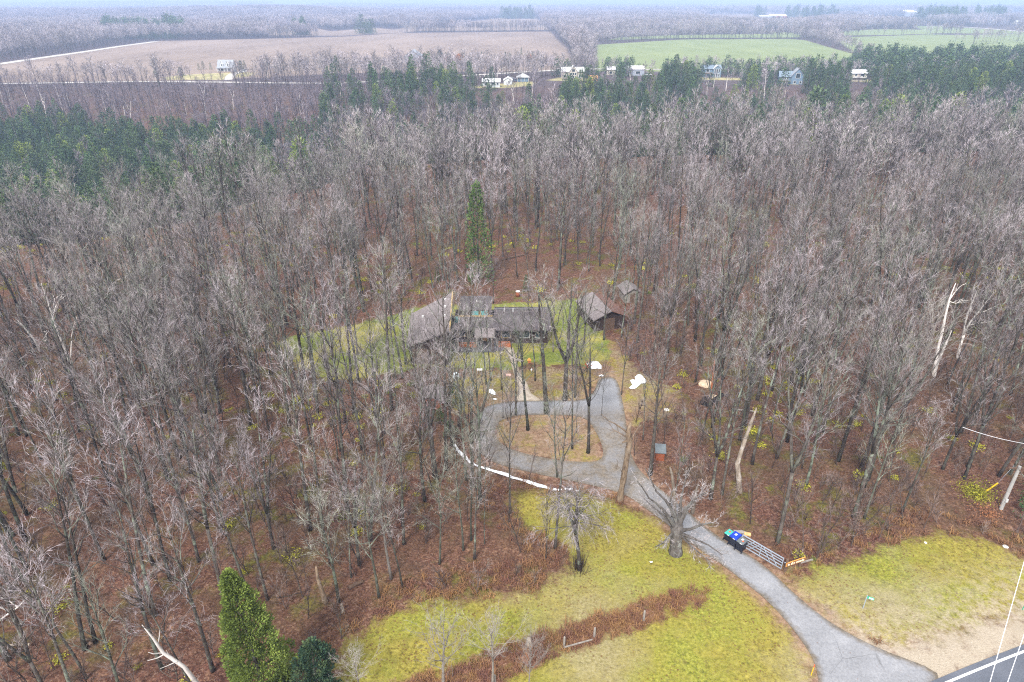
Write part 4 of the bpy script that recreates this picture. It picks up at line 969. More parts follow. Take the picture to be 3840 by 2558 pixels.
scatter('evergreen_woods', C_EV, np.stack([ex_[er], ey_[er], ez_[er]], 1), np.stack([rs.uniform(-.04, .04, n), rs.uniform(-.04, .04, n), rs.uniform(0, 6.28, n)], 1), np.stack([s_, s_, s_], 1), ek[er])
# bare trees of the ravine
B = ~isev & ~drop & (rs.rand(len(gx)) < .95); n = B.sum(); s_ = rs.uniform(.5, .88, n)
s_ = np.where(bank[B], s_ * .4, s_) * np.where(gy[B] > 330, .7, 1.0)
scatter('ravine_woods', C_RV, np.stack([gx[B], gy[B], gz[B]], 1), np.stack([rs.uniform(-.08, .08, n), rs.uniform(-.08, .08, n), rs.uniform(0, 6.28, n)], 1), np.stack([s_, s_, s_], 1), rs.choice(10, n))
print('evergreens', len(EVI), 'ravine ev', len(er), 'ravine bare', n)

# woods beyond the rim, up to 900 m: trees; past that: groves
gx, gy = jit(-900, 950, 386, 930, 6.2); m = (np.abs(gx) < 40 + gy * .9); gx, gy = gx[m], gy[m]
gz = terrain(gx, gy); gpx, gpy, _ = project(gx, gy, gz)
op = open_far(gx, gy, 1.0) | hidden_house(gx, gy, gz, 11)
thin = in_poly(gpx, gpy, [(-300, 310), (620, 300), (1000, 290), (1000, 310), (900, 318), (-300, 324)]); op |= thin & (rs.rand(len(gx)) < .45)
op |= in_poly(gpx, gpy, [(-300, 300), (950, 262), (1000, 300), (700, 312), (-300, 318)]) & (rs.rand(len(gx)) < .9)
gx, gy, gz = gx[~op], gy[~op], gz[~op]; p_ev = ev_prob(gx, gy, gz); isev = rs.rand(len(gx)) < p_ev
n = isev.sum(); s_ = rs.uniform(.7, 1.2, n)
s_ = np.where(gpx[~op][isev] < 3230, s_ * .72, s_ * 1.0)
scatter('far_evergreen_woods', C_EVF, np.stack([gx[isev], gy[isev], gz[isev]], 1), np.stack([0 * s_, 0 * s_, rs.uniform(0, 6.28, n)], 1), np.stack([s_ * 1.15, s_ * 1.15, s_], 1), rs.randint(0, 4, n))
b = ~isev; n = b.sum(); s_ = np.where(gpx[~op][b] > 2200, rs.uniform(.45, .68, n), rs.uniform(.6, .92, n)) * np.where(gy[b] > 560, 1.2, 1); k_ = rs.randint(0, 6, n)
scatter('far_woods', C_T2, np.stack([gx[b], gy[b], gz[b]], 1), np.stack([0 * s_, 0 * s_, rs.uniform(0, 6.28, n)], 1), np.stack([s_ * 1.25, s_ * 1.25, s_], 1), k_)
print('far', isev.sum(), n)
def grove(name, x0, x1, y0, y1, sp, big):
    gx, gy = jit(x0, x1, y0, y1, sp); m = np.abs(gx) < 100 + gy * .9; gx, gy = gx[m], gy[m]
    gz = terrain(gx, gy); op = open_far(gx, gy, 12 if big < 1.5 else 20) if y0 < 2600 else np.zeros(gx.shape, bool)
    op |= hidden_house(gx, gy, gz, 13 * big ** .3)
    gpx, gpy, _ = project(gx, gy, gz)
    for q in OPENINGS: op |= in_poly(gpx, gpy, q)
    gx, gy, gz = gx[~op], gy[~op], gz[~op]; n = len(gx); s_ = rs.uniform(.8, 1.1, n)
    scatter(name, C_CL, np.stack([gx, gy, gz], 1), np.stack([0 * s_, 0 * s_, rs.uniform(0, 6.28, n)], 1), np.stack([s_ * big, s_ * big, s_ * (.85 + .1 * big)], 1), rs.randint(0, 4, n)); print(name, n)
    return gx, gy, gz
OPENINGS = [[(780, 50), (1250, 20), (1250, 12), (1050, 14), (800, 22)], [(1410, 52), (1430, 47), (1480, 50), (1450, 55)], [(3560, 24), (3840, 10), (3840, 22), (3700, 30)], [(2480, 8), (2620, 4), (2620, 9)], [(3490, 40), (3840, 44), (3840, 48), (3600, 48)], [(3390, 66), (3390, 58), (3500, 60), (3490, 70)]]
grove('distant_woods', -2400, 2400, 930, 2600, 23, 1.0)
grove('distant_forest', -6200, 6200, 2600, 6800, 78, 2.9)
# dark spruce clumps far off (rows beyond the farms)
cl = []
for (a0, a1, b0, b1, n_) in [(2830, 2866, 60, 64, 14), (2935, 2990, 62, 67, 20), (2990, 3150, 68, 73, 46), (3420, 3520, 78, 84, 20), (3500, 3620, 72, 90, 60), (3650, 3770, 66, 82, 60), (390, 700, 118, 140, 120), (1100, 1150, 128, 132, 12), (1345, 1400, 124, 130, 10), (1880, 2000, 68, 72, 50), (3440, 3560, 60, 66, 20)]:
    for _ in range(n_): cl.append(G(rs.uniform(a0, a1), rs.uniform(b0, b1)))
cl = np.array(cl); n = len(cl); s_ = rs.uniform(.9, 1.9, n) * np.where(cl[:, 1] > 1300, 1.35, 1)
scatter('distant_spruces', C_EVF, np.stack([cl[:, 0], cl[:, 1], terrain(cl[:, 0], cl[:, 1])], 1), np.stack([0 * s_, 0 * s_, rs.uniform(0, 6.28, n)], 1), np.stack([s_, s_, s_], 1), rs.choice([0, 1, 3], n))
# hedgerow trees in the gaps between the fields
hr = []
for (a0, b0, a1, b1, n_, w) in [(1500, 119, 2065, 117, 75, 8), (2240, 146, 2960, 144, 150, 12), (3137, 137, 3530, 131, 34, 6), (3640, 170, 3840, 150, 26, 14), (1520, 190, 1290, 205, 0, 5), (3130, 112, 3460, 106, 80, 12), (2640, 106, 3130, 103, 120, 16), (2090, 118, 2230, 150, 110, 25)]:
    p, q = np.array(G(a0, b0)), np.array(G(a1, b1))
    for _ in range(n_): hr.append(p + (q - p) * rs.rand() + rs.uniform(-w, w, 2))
hr = np.array(hr); n = len(hr); s_ = rs.uniform(.6, 1.05, n)
scatter('hedgerow_trees', C_T2, np.stack([hr[:, 0], hr[:, 1], terrain(hr[:, 0], hr[:, 1])], 1), np.stack([0 * s_, 0 * s_, rs.uniform(0, 6.28, n)], 1), np.stack([s_ * 1.2, s_ * 1.2, s_], 1), rs.randint(0, 6, n))
# ------------------------------------------------------------------ materials of the built things
s = SH('roof_shingle'); o_ = s.obj()
row = s.n('ShaderNodeTexBrick'); row.inputs['Scale'].default_value = 1.6; row.inputs['Mortar Size'].default_value = .03; row.inputs['Brick Width'].default_value = .5; row.inputs['Row Height'].default_value = .25
row.inputs['Color1'].default_value = (.065, .056, .060, 1); row.inputs['Color2'].default_value = (.10, .085, .09, 1); row.inputs['Mortar'].default_value = (.03, .026, .026, 1); s.L(s.stretch(o_, (1, 1.12, 1)), row.inputs[0])
c = s.mix(s.rng(s.noise(.7, 4, .7, o_), .4, .65, 0, .5), row.outputs[0], (.13, .12, .125))
c = s.mix(s.math('MULTIPLY', s.rng(s.voro(3.2, o_), .2, .08), s.rng(s.noise(.8, 3, .6, o_), .5, .6)), c, (.18, .09, .06))
M_ROOF = s.done(c, .85)
s = SH('roof_shingle_brown'); o_ = s.obj(); c = s.ramp(s.noise(1.2, 5, .75, s.stretch(o_, (1, 3, 3))), [(.3, (.13, .11, .108)), (.5, (.19, .165, .163)), (.7, (.26, .23, .23))]); M_ROOF2 = s.done(c, .9)
M_DARKWOOD = plain('dark_siding', (.045, .03, .025), .8, 0, .35, 1.5)
M_TRIM = plain('ochre_trim', (.42, .30, .13), .7, 0, .2)
M_GLASS = plain('dark_glass', (.03, .045, .05), .12, 0, .2)
M_TEAL = plain('teal_glass', (.10, .30, .30), .15, 0, .3, .8)  # the teal reflection of the windows is put into the base colour
M_WHITE = plain('white_paint', (.62, .62, .61), .5, 0, .06)
M_BRICKR = plain('orange_brick', (.42, .14, .06), .85, 0, .35, 6)
M_SLAB = plain('dark_gravel', (.11, .11, .12), .9, 0, .3, 4)
M_STEEL = plain('galvanised_steel', (.36, .42, .49), .45, .3, .15, 2)
M_BLACKP = plain('black_plastic', (.018, .02, .03), .45, 0, .3)
M_BLUEP = plain('blue_plastic', (.012, .045, .38), .35, 0, .2)
M_GREYP = plain('grey_plastic', (.12, .14, .15), .45, 0, .2)
M_GREENP = plain('teal_plastic', (.06, .40, .33), .45, 0, .2)
M_REDP = plain('rust_leaf_red', (.55, .12, .05), .6, 0, .2)
M_ORWOOD = plain('orange_wood', (.62, .30, .07), .7, 0, .25, 5)
M_BRWOOD = plain('brown_panel', (.20, .075, .04), .7, 0, .25, 5)
M_GREYWOOD = plain('weathered_wood', (.26, .235, .21), .9, 0, .3, 3, .02)
M_OLDWOOD = plain('old_brown_wood', (.13, .085, .06), .9, 0, .35, 3, .02)
M_CUT = plain('fresh_cut_wood', (.62, .36, .16), .8, 0, .2, 5)
M_YEL = plain('yellow_plastic', (.80, .50, .02), .4, 0, .08)
M_SIGNG = plain('green_sign', (.02, .38, .24), .4, 0, .1)
M_PALEP = plain('pale_reflective', (.62, .82, .74), .4, 0, .1)
M_BLACK = plain('charred_wood', (.012, .011, .013), .8, 0, .4, 4)
M_SNAG = bark_mat('snag_bark', (.09, .06, .04), (.30, .22, .15), (.50, .42, .33), .52, twig=(.20, .15, .12), twig2=(.28, .23, .2))
M_DEAD = bark_mat('dead_pale_wood', (.15, .12, .09), (.34, .285, .23), (.44, .40, .36), .5, twig=(.5, .44, .38), twig2=(.55, .5, .45))
M_MAPLE = bark_mat('maple_bark', (.045, .04, .035), (.14, .125, .115), (.28, .29, .265), .52, twig=(.52, .47, .48), twig2=(.46, .43, .42))
M_CABLE = plain('white_cable', (.80, .82, .86), .4, 0, .03)
M_PINKW = plain('faded_pink_wood', (.62, .40, .34), .8, 0, .15)

def W(px, py, z): x, y = G(px, py, z); return Vector((x, y, z))
def PL(px, py, y0):                   # the point of the picture ray on the upright plane y = y0
    a = (px - CX) / F; b = -(py - CY) / F; dy = ct + b * st; dz = -st + b * ct; t = y0 / dy; return Vector((a * t, y0, CAM_H + dz * t))
def thing(name, loc, label, cat, group=None, rz=0):
    return tag(empty(name, loc, rz), label, cat, group)
def local(root, pts): return [Vector(p) - Vector(root.location) for p in pts]

# ------------------------------------------------------------------ the house
zf = 0.0
hs = thing('house', (-4, 81, zf), 'low dark roofed house with angled garage roof and teal windows among bare trees', 'house')
def hb(name, boxes, mat, parent=hs, bevel=0):
    mb = MB()
    for b_ in boxes: mb.box(*[v - d for v, d in zip(b_, (-4, -4, 81, 81, zf, zf))])
    return mb.build(name, mat, parent, bevel=bevel)
def hp(name, polys, mat, thick=.18, parent=hs):
    """roof slabs: each polygon (world) is given a thickness downwards"""
    mb = MB()
    for P_ in polys:
        t = [Vector(p) - Vector((-4, 81, zf)) for p in P_]; b_ = [p - Vector((0, 0, thick)) for p in t]; n_ = len(t); k = len(mb.v)
        fs = [tuple(range(n_)), tuple(reversed(range(n_, 2 * n_)))] + [(i, n_ + i, n_ + (i + 1) % n_, (i + 1) % n_) for i in range(n_)]
        mb.add(t + b_, fs)
    return mb.build(name, mat, parent)
# right wing
hb('wall', [(-2.1, 4.9, 80.9, 87.0, -.3, 2.45)], M_DARKWOOD)
mb = MB()
for x_ in (-2.1, 4.9):
    t = [Vector((x_ - .06 if x_ < 0 else x_ + .06, y, z)) - Vector((-4, 81, 0)) for y, z in ((80.9, 2.4), (87.0, 2.4), (83.9, 3.62))]; mb.add(t, [(0, 1, 2)])
mb.build('gable', M_DARKWOOD, hs)
hp('roof', [[(-2.5, 80.1, 2.42), (5.3, 80.1, 2.42), (5.3, 83.9, 3.85), (-2.5, 83.9, 3.85)], [(-2.5, 83.9, 3.85), (5.3, 83.9, 3.85), (5.3, 87.7, 2.42), (-2.5, 87.7, 2.42)]], M_ROOF)
hp('ridge_cap', [[(-2.5, 83.75, 3.86), (5.3, 83.75, 3.86), (5.3, 83.9, 3.9), (-2.5, 83.9, 3.9)], [(-2.5, 83.9, 3.9), (5.3, 83.9, 3.9), (5.3, 84.05, 3.86), (-2.5, 84.05, 3.86)]], M_SLAB, .03)
# middle and porch
hb('wall', [(-8.1, -2.15, 81.3, 86.6, -.3, 2.5)], M_DARKWOOD)
hp('roof', [[(-8.25, 80.2, 2.5), (-2.3, 80.2, 2.5), (-2.3, 83.2, 3.1), (-8.25, 83.2, 3.1)]], M_ROOF)
hp('porch_roof', [[(-5.0, 78.1, 2.35), (-2.35, 78.1, 2.35), (-2.35, 80.3, 2.62), (-5.0, 80.3, 2.62)]], M_ROOF2, .14)
hb('porch_post', [(-4.9, -4.78, 78.3, 78.42, -.2, 2.22)], M_OLDWOOD); hb('porch_post', [(-2.6, -2.48, 78.3, 78.42, -.2, 2.22)], M_OLDWOOD)
hb('porch_floor', [(-8.0, -2.2, 78.2, 81.25, -.2, .16)], M_SLAB)
# raised rear block with the teal windows
rb = hb('clerestory_wall', [(-7.2, -3.0, 83.25, 87.0, 2.4, 3.95)], M_DARKWOOD)
hp('clerestory_roof', [[(-7.35, 83.05, 4.08), (-2.85, 83.05, 4.08), (-2.85, 87.3, 4.35), (-7.35, 87.3, 4.35)]], M_ROOF, .12)
hb('fascia', [(-8.3, -2.7, 82.98, 83.1, 3.02, 3.2)], M_TRIM)
for x_ in (-5.1, -3.85):
    w_ = hb('clerestory_window', [(x_ - .52, x_ + .52, 83.14, 83.22, 3.22, 3.95)], M_TEAL)
    f_ = MB()
    for b_ in ((x_ - .57, x_ - .5, 83.1, 83.2, 3.2, 3.98), (x_ + .5, x_ + .57, 83.1, 83.2, 3.2, 3.98)): f_.box(*[v - d for v, d in zip(b_, (-4, -4, 81, 81, 0, 0))])
    f_.build('window_frame', M_TRIM, w_)
# garage wing: one slope rising to the right
A_, B_, C_, D_ = (-8.5, 86.6, 5.2), (-14.3, 84.9, 2.6), (-13.6, 74.9, 2.6), (-7.9, 74.3, 5.2)
hp('garage_roof', [[C_, D_, A_, B_]], M_ROOF2, .2)
mb = MB(); off = Vector((-4, 81, 0))
def quad3(mb, pts): mb.add([Vector(p) - off for p in pts], [tuple(range(len(pts)))])
quad3(mb, [(-13.2, 75.2, -.3), (-8.05, 74.75, -.3), (-8.05, 74.75, 4.9), (-13.2, 75.2, 2.58)])
quad3(mb, [(-8.05, 74.75, -.3), (-8.6, 86.3, -.3), (-8.6, 86.3, 4.95), (-8.05, 74.75, 4.9)])
quad3(mb, [(-8.6, 86.3, -.3), (-13.9, 84.8, -.3), (-13.9, 84.8, 2.5), (-8.6, 86.3, 4.95)])
quad3(mb, [(-13.9, 84.8, -.3), (-13.2, 75.2, -.3), (-13.2, 75.2, 2.58), (-13.9, 84.8, 2.5)])
mb.build('garage_wall', M_DARKWOOD, hs)
mb = MB(); mb.bar(Vector(D_) - off + Vector((.06, 0, .03)), Vector(A_) - off + Vector((.06, 0, .03)), .16, .24); mb.build('rake_trim', M_TRIM, hs)
for (x0, x1) in ((-12.9, -10.9), (-10.5, -8.5)):
    mb = MB(); t0, t1 = (x0 + 13.2) / 5.15, (x1 + 13.2) / 5.15; y0_, y1_ = 75.2 - .45 * t0, 75.2 - .45 * t1
    mb.hexa([Vector(p) - off for p in ((x0, y0_ - .07, -.2), (x1, y1_ - .07, -.2), (x1, y1_ - .01, -.2), (x0, y0_ - .01, -.2))], [Vector(p) - off for p in ((x0, y0_ - .07, 2.15), (x1, y1_ - .07, 2.15), (x1, y1_ - .01, 2.15), (x0, y0_ - .01, 2.15))])
    mb.build('garage_door', M_OLDWOOD, hs)
def roofz(x, y):
    u = (x + 14) / 6.0; return 2.6 + 2.6 * max(0, min(1, u))
for (px, py) in ((1670, 1127), (1670, 1157), (1669, 1193), (1586, 1193)):
    p = W(px, py, 4.6 if px > 1600 else 3.3); p.z = roofz(p.x, p.y); mb = MB(); q = p - off; mb.box(q.x - .13, q.x + .13, q.y - .13, q.y + .13, q.z - .1, q.z + .32); mb.build('roof_vent', M_WHITE, hs, bevel=.02)
for (px, z_) in ((1788, 4.2), (1891, 3.9), (1924, 3.9)):
    p = W(px, 1163 if z_ < 4 else 1132, z_); q = p - off; mb = MB(); mb.tube([(q.x, q.y, q.z - .3), (q.x, q.y, q.z + .25)], .07, 8); mb.build('vent_pipe', M_WHITE, hs)
mb = MB(); mb.tube([Vector((-7.6, 82.0, 2.8)) - off, Vector((-7.6, 82.0, 3.35)) - off, Vector((-7.6, 82.0, 3.5)) - off], [.45, .45, .2], 12); mb.build('dome_skylight', M_TEAL, hs)
for (x0, x1, y_) in ((-1.4, -.2, 80.86), (1.0, 2.4, 80.86), (3.2, 4.4, 80.86), (-7.6, -6.4, 81.26)):
    w_ = hb('window', [(x0, x1, y_ - .05, y_, .9, 2.0)], M_GLASS); f_ = MB()
    for b_ in ((x0 - .06, x1 + .06, y_ - .08, y_, 2.0, 2.06), (x0 - .06, x1 + .06, y_ - .08, y_, .84, .9), (x0 - .06, x0, y_ - .08, y_, .9, 2.0), (x1, x1 + .06, y_ - .08, y_, .9, 2.0)): f_.box(*[v - d for v, d in zip(b_, (-4, -4, 81, 81, 0, 0))])
    f_.build('window_frame', M_WHITE if x0 > 0 else M_TRIM, w_)
hb('door', [(-4.2, -3.3, 81.2, 81.26, .16, 2.1)], M_ORWOOD)
for i, (a, b) in enumerate([((1720, 1302), (1788, 1300)), ((1868, 1299), (1915, 1297))]):
    p, q = W(*a, 0), W(*b, 0); c_ = (p + q) / 2; t = thing('brick_planter', (c_.x, c_.y, TZ(c_.x, c_.y)), ['long orange brick planter left of the porch', 'short orange brick planter right of the porch at the path end'][i], 'planter')
    L_ = (q - p).length; mb = MB(); mb.box(-L_ / 2, L_ / 2, -.45, -.27, -.1, .55); mb.box(-L_ / 2, L_ / 2, .3, .45, -.1, .5); mb.box(-L_ / 2, -L_ / 2 + .2, -.27, .3, -.1, .5); mb.box(L_ / 2 - .2, L_ / 2, -.27, .3, -.1, .5); mb.build('brick_wall', M_BRICKR, t, bevel=.02)
    mb = MB(); mb.box(-L_ / 2 + .2, L_ / 2 - .2, -.27, .3, 0, .36); mb.build('soil', M_OLDWOOD, t)
tag(sheet('house_apron', GP([(1755, 1312), (1890, 1318), (1892, 1302), (1760, 1290)]), .045, M_SLAB, .4), kind='structure')

# ------------------------------------------------------------------ sheds and hutches
def gable_hut(name, px, py, w, d, h, hr, label, cat, mw, mr, rz=0, over=.3, mr2=None, door=True):
    x, y = G(px, py); t = thing(name, (x, y, TZ(x, y)), label, cat, None, rz)
    mb = MB(); mb.box(-w / 2, w / 2, 0, d, -.3, h); mb.build('wall', mw, t)
    mb = MB()
    for yy in (-.01, d + .01): mb.add([(-w / 2, yy, h), (w / 2, yy, h), (0, yy, hr - .05)], [(0, 1, 2)])
    mb.build('gable', mw, t)
    for sg, mt in ((-1, mr), (1, mr2 or mr)):
        o0, o1, e = -over, d + over, (w / 2 + over) * sg; zl = h - (hr - h) * over / (w / 2)
        mb = MB(); q = [(e, o0, zl), (0, o0, hr), (0, o1, hr), (e, o1, zl)]; q = q if sg < 0 else q[::-1]
        q = [Vector(p) for p in q]; q = q[::-1] if (q[1] - q[0]).cross(q[2] - q[1]).z < 0 else q
        mb.hexa([p - Vector((0, 0, .1)) for p in q], q); mb.build('roof', mt, t)
    if door: mb = MB(); mb.box(-w * .16, w * .16, -.05, -.012, 0, h * .86); mb.build('door', M_OLDWOOD, t)
    return t
M_LEAFROOF = plain('leaf_strewn_roof', (.17, .095, .075), .9, 0, .35, 3)
gable_hut('garden_shed', 2285, 1236, 4.6, 6.5, 2.1, 3.1, 'dark garden shed with leaf strewn grey roof right of the house grass', 'shed', M_DARKWOOD, M_ROOF2, R(16), .4, M_LEAFROOF)
gable_hut('small_shed', 2370, 1135, 2.4, 3.0, 1.8, 2.5, 'small grey roofed shed half hidden behind the garden shed', 'shed', M_GREYWOOD, M_ROOF2, R(10))
M_BRSID = plain('red_brown_siding', (.24, .075, .035), .8, 0, .3, 4)
gable_hut('storage_hut', 1618, 1537, 2.5, 2.6, 1.4, 1.9, 'small red brown hut with grey roof left of the driveway loop', 'shed', M_BRSID, M_ROOF2, R(-6), .2)
x, y = G(2474, 1728); t = thing('wooden_hutch', (x, y, TZ(x, y)), 'small wooden hutch with slanted grey lid in the red leaves', 'hutch', None, R(-8))
mb = MB(); mb.box(-.42, .42, 0, .8, -.1, .95); mb.build('body', M_BRSID, t); mb = MB(); mb.hexa([(-.55, -.1, .97), (.55, -.1, .97), (.55, 1.0, 1.35), (-.55, 1.0, 1.35)], [(-.55, -.1, 1.04), (.55, -.1, 1.04), (.55, 1.0, 1.42), (-.55, 1.0, 1.42)]); mb.build('lid', M_GREYP, t)

# ------------------------------------------------------------------ gate, sign, bins
p0 = W(2785, 2006, 1.32); p1 = W(2940, 2096, 1.32); d_ = (p1 - p0); L_ = math.hypot(d_.x, d_.y); rz = math.atan2(d_.y, d_.x); zg = TZ(p0.x, p0.y)
t = thing('farm_gate', (p0.x, p0.y, zg), 'galvanised steel farm gate standing open beside the driveway', 'gate', None, rz)
for zz, n_ in ((1.32, 'rail'), (1.06, 'rail'), (.8, 'rail'), (.5, 'rail'), (.16, 'rail')):
    mb = MB(); mb.bar((0, 0, zz), (L_, 0, zz), .05, .085 if zz > 1.3 or zz < .2 else .06); mb.build(n_, M_STEEL, t)
for xx in (0.03, L_ * .47, L_ - .03): mb = MB(); mb.bar((xx, -.005, .12), (xx, -.005, 1.36), .06, .06); mb.build('upright', M_STEEL, t)
for (a, b, c_, d2) in ((L_ * .08, .16, L_ * .30, 1.3), (L_ * .2, .16, L_ * .42, 1.3), (L_ * .74, .16, L_ * .53, 1.3), (L_ * .90, .16, L_ * .69, 1.3)):
    mb = MB(); mb.bar((a, -.045, b), (c_, -.045, d2), .04, .05); mb.build('brace', M_STEEL, t)
x, y = p1.x + .25, p1.y - .12; t = thing('gate_post', (x, y, TZ(x, y)), 'dark wooden gate post at the low end of the steel gate', 'post')
mb = MB(); mb.tube([(0, 0, -.3), (0, 0, 1.35), (.01, 0, 1.4)], [.11, .10, .07], 9); mb.build('post_shaft', M_OLDWOOD, t); mb = MB(); mb.box(-.2, .0, -.03, .03, .95, 1.01); mb.build('hinge', M_STEEL, t)

a, b = W(2948, 2120, .85), W(3018, 2096, .85); d_ = b - a; L_ = math.hypot(d_.x, d_.y); rz = math.atan2(d_.y, d_.x); zg = TZ(a.x, a.y)
t = thing('wooden_sign', (a.x, a.y, zg), 'orange edged brown wooden sign reading in the woods beside the gate', 'sign', None, rz)
tb = Matrix.Rotation(R(-14), 4, 'X')
mb = MB(); mb.box(0, L_, -.03, .03, .62, 1.04); mb.build('board', M_ORWOOD, t, bevel=.01)
mb = MB(); mb.box(.05, L_ - .05, -.042, -.032, .67, .99); mb.build('panel', M_BRWOOD, t)
for xx in (.12, L_ - .25): mb = MB(); mb.box(xx - .05, xx + .05, .035, .12, -.3, 1.0); mb.build('post', M_OLDWOOD, t)
M_LETTER = plain('cream_letters', (.85, .74, .55), .6, 0, .05)
fc_ = bpy.data.curves.new('lettering', 'FONT'); fc_.body = 'in the woods'; fc_.size = .36; fc_.align_x = 'CENTER'; fc_.align_y = 'CENTER'; fc_.extrude = .006; fc_.offset = .012
fo = bpy.data.objects.new('lettering', fc_); col.objects.link(fo); fo.data.materials.append(M_LETTER); fo.parent = t; fo.rotation_euler = (R(90), 0, 0); fo.location = (L_ / 2, -.05, .83)
dg = bpy.context.evaluated_depsgraph_get(); me = bpy.data.meshes.new_from_object(fo.evaluated_get(dg)); fo2 = bpy.data.objects.new('lettering', me); fo2.parent = t; fo2.rotation_euler = fo.rotation_euler; fo2.location = fo.location
wd = max(v.co.x for v in me.vertices) - min(v.co.x for v in me.vertices); fo2.scale = ((L_ - .25) / wd, 1, 1); bpy.data.objects.remove(fo); col.objects.link(fo2)
a, b = W(3000, 2112, .45), W(3046, 2102, .45); t = thing('old_rail', (a.x, a.y, TZ(a.x, a.y)), 'weathered rail lying low behind the wooden sign', 'rail')
mb = MB(); mb.bar((0, 0, .42), (b.x - a.x, b.y - a.y, .5), .1, .12); mb.build('plank', M_GREYWOOD, t); mb = MB(); mb.box(-.06, .06, -.05, .05, -.2, .5); mb.build('post', M_OLDWOOD, t)

lids = [((2736, 1997), M_GREENP, .62, .72, 'green lidded compost bin with a red bit on top, first in the row', M_BLACKP), ((2759, 2008), M_BLUEP, .74, .92, 'large bin with a bright blue lid in the middle of the row', M_BLACKP), ((2784, 2027), M_GREYP, .70, .85, 'dark grey lidded bin with an orange leaf, next to the gate', M_BLACKP)]
pa, pb = W(2736, 1997, 1.05), W(2784, 2027, 1.05); rz = math.atan2(pb.y - pa.y, pb.x - pa.x)
for (pp, ml, w_, dd, lab, mbd) in lids:
    h_ = .85 if ml is M_GREENP else 1.05; p = W(pp[0], pp[1], h_); t = thing('wheeled_bin', (p.x, p.y, TZ(p.x, p.y)), lab, 'bin', 'wheeled bins by the gate', rz)
    mb = MB(); a, b = w_ / 2 * .8, dd / 2 * .78; c_, e = w_ / 2 * .97, dd / 2 * .95
    mb.hexa([(-a, -b, .06), (a, -b, .06), (a, b, .06), (-a, b, .06)], [(-c_, -e, h_ - .06), (c_, -e, h_ - .06), (c_, e, h_ - .06), (-c_, e, h_ - .06)]); mb.build('body', mbd, t, bevel=.03)
    mb = MB(); mb.hexa([(-w_ / 2, -dd / 2 - .02, h_ - .058), (w_ / 2, -dd / 2 - .02, h_ - .058), (w_ / 2, dd / 2, h_ - .058), (-w_ / 2, dd / 2, h_ - .058)], [(-w_ / 2 + .06, -dd / 2 + .05, h_ + .05), (w_ / 2 - .06, -dd / 2 + .05, h_ + .05), (w_ / 2 - .06, dd / 2 - .05, h_ + .05), (-w_ / 2 + .06, dd / 2 - .05, h_ + .05)]); lid = mb.build('lid', ml, t, bevel=.02)
    mb = MB(); mb.box(-w_ * .12, w_ * .12, -dd * .1, dd * .18, h_ + .051, h_ + .058); mb.build('label_patch', M_WHITE if ml is not M_GREENP else M_REDP, lid)
    mb = MB(); mb.box(w_ * .05, w_ * .32, -dd / 2 - .05, -dd / 2 - .022, h_ - .05, h_ + .01); mb.build('catch', M_WHITE, t)
    if ml is M_GREYP: mb = MB(); mb.hexa([(.05, -.2, h_ + .06), (.2, -.22, h_ + .06), (.22, -.08, h_ + .06), (.06, -.1, h_ + .06)], [(.07, -.18, h_ + .12), (.18, -.2, h_ + .13), (.2, -.1, h_ + .12), (.08, -.12, h_ + .14)]); mb.build('fallen_leaf', M_REDP, t)
    mb = MB(); mb.tube([(-w_ * .38, dd / 2 + .07, h_ - .1), (w_ * .38, dd / 2 + .07, h_ - .1)], .02, 6); mb.build('handle', M_BLACKP, t)
    for sx in (-1, 1): mb = MB(); mb.tube([(sx * (w_ / 2 - .06), -dd / 2 + .04, .12), (sx * (w_ / 2 + .0), -dd / 2 + .04, .12)], .12, 12); mb.build('wheel', M_BLACKP, t)

# ------------------------------------------------------------------ logs and snags
def rough_tube(mb, pts, rad, n=9, a=0.0, wob=.12):
    P_ = [Vector(p) for p in pts]; Q, RR = [], []
    for i in range(len(P_) - 1):
        m_ = max(2, int((P_[i + 1] - P_[i]).length / .45))
        for k in range(m_): f = k / m_; Q.append(P_[i].lerp(P_[i + 1], f)); RR.append((rad[i] * (1 - f) + rad[i + 1] * f) * random.uniform(1 - wob, 1 + wob))
    Q.append(P_[-1]); RR.append(rad[-1]); mb.tube(Q, RR, n, a)
def twigs(C, pts, n_, L0, w=.014, up=.25, sub=5, a=.8, t0=.15):
    P_ = [Vector(p) for p in pts]
    for j in range(n_):
        t = t0 + (1 - t0) * random.random(); x_ = t * (len(P_) - 1); k = min(int(x_), len(P_) - 2); q = P_[k].lerp(P_[k + 1], x_ - k); d = turn((P_[k + 1] - P_[k]).normalized(), random.uniform(.5, 1.1), random.uniform(0, 6.28)); d.z += up; d.normalize()
        sp, _ = grow(random, q, d, L0 * random.uniform(.5, 1.2), 4, .35, .05); C.tube(sp, [w * 1.8, w * 1.5, w * 1.2, w, w * .6], 3, a * .6, cap=False)
        for _ in range(sub):
            k2 = random.randrange(4); q2 = sp[k2].lerp(sp[k2 + 1], random.random()); d2 = turn(d, random.uniform(.3, .9), random.uniform(0, 6.28)); d2.z += up * .7; d2.normalize(); L2 = L0 * random.uniform(.2, .5); e2 = q2 + d2 * L2
            ribbon2(C, q2, q2.lerp(e2, .5) + Vector((0, 0, .03)), e2, w, a)
            for _ in range(3): q3 = q2.lerp(e2, random.uniform(.2, .9)); d3 = turn(d2, random.uniform(.3, .9), random.uniform(0, 6.28)); sliver(C, q3, q3 + d3 * L2 * random.uniform(.3, .6), w * .9, 1)
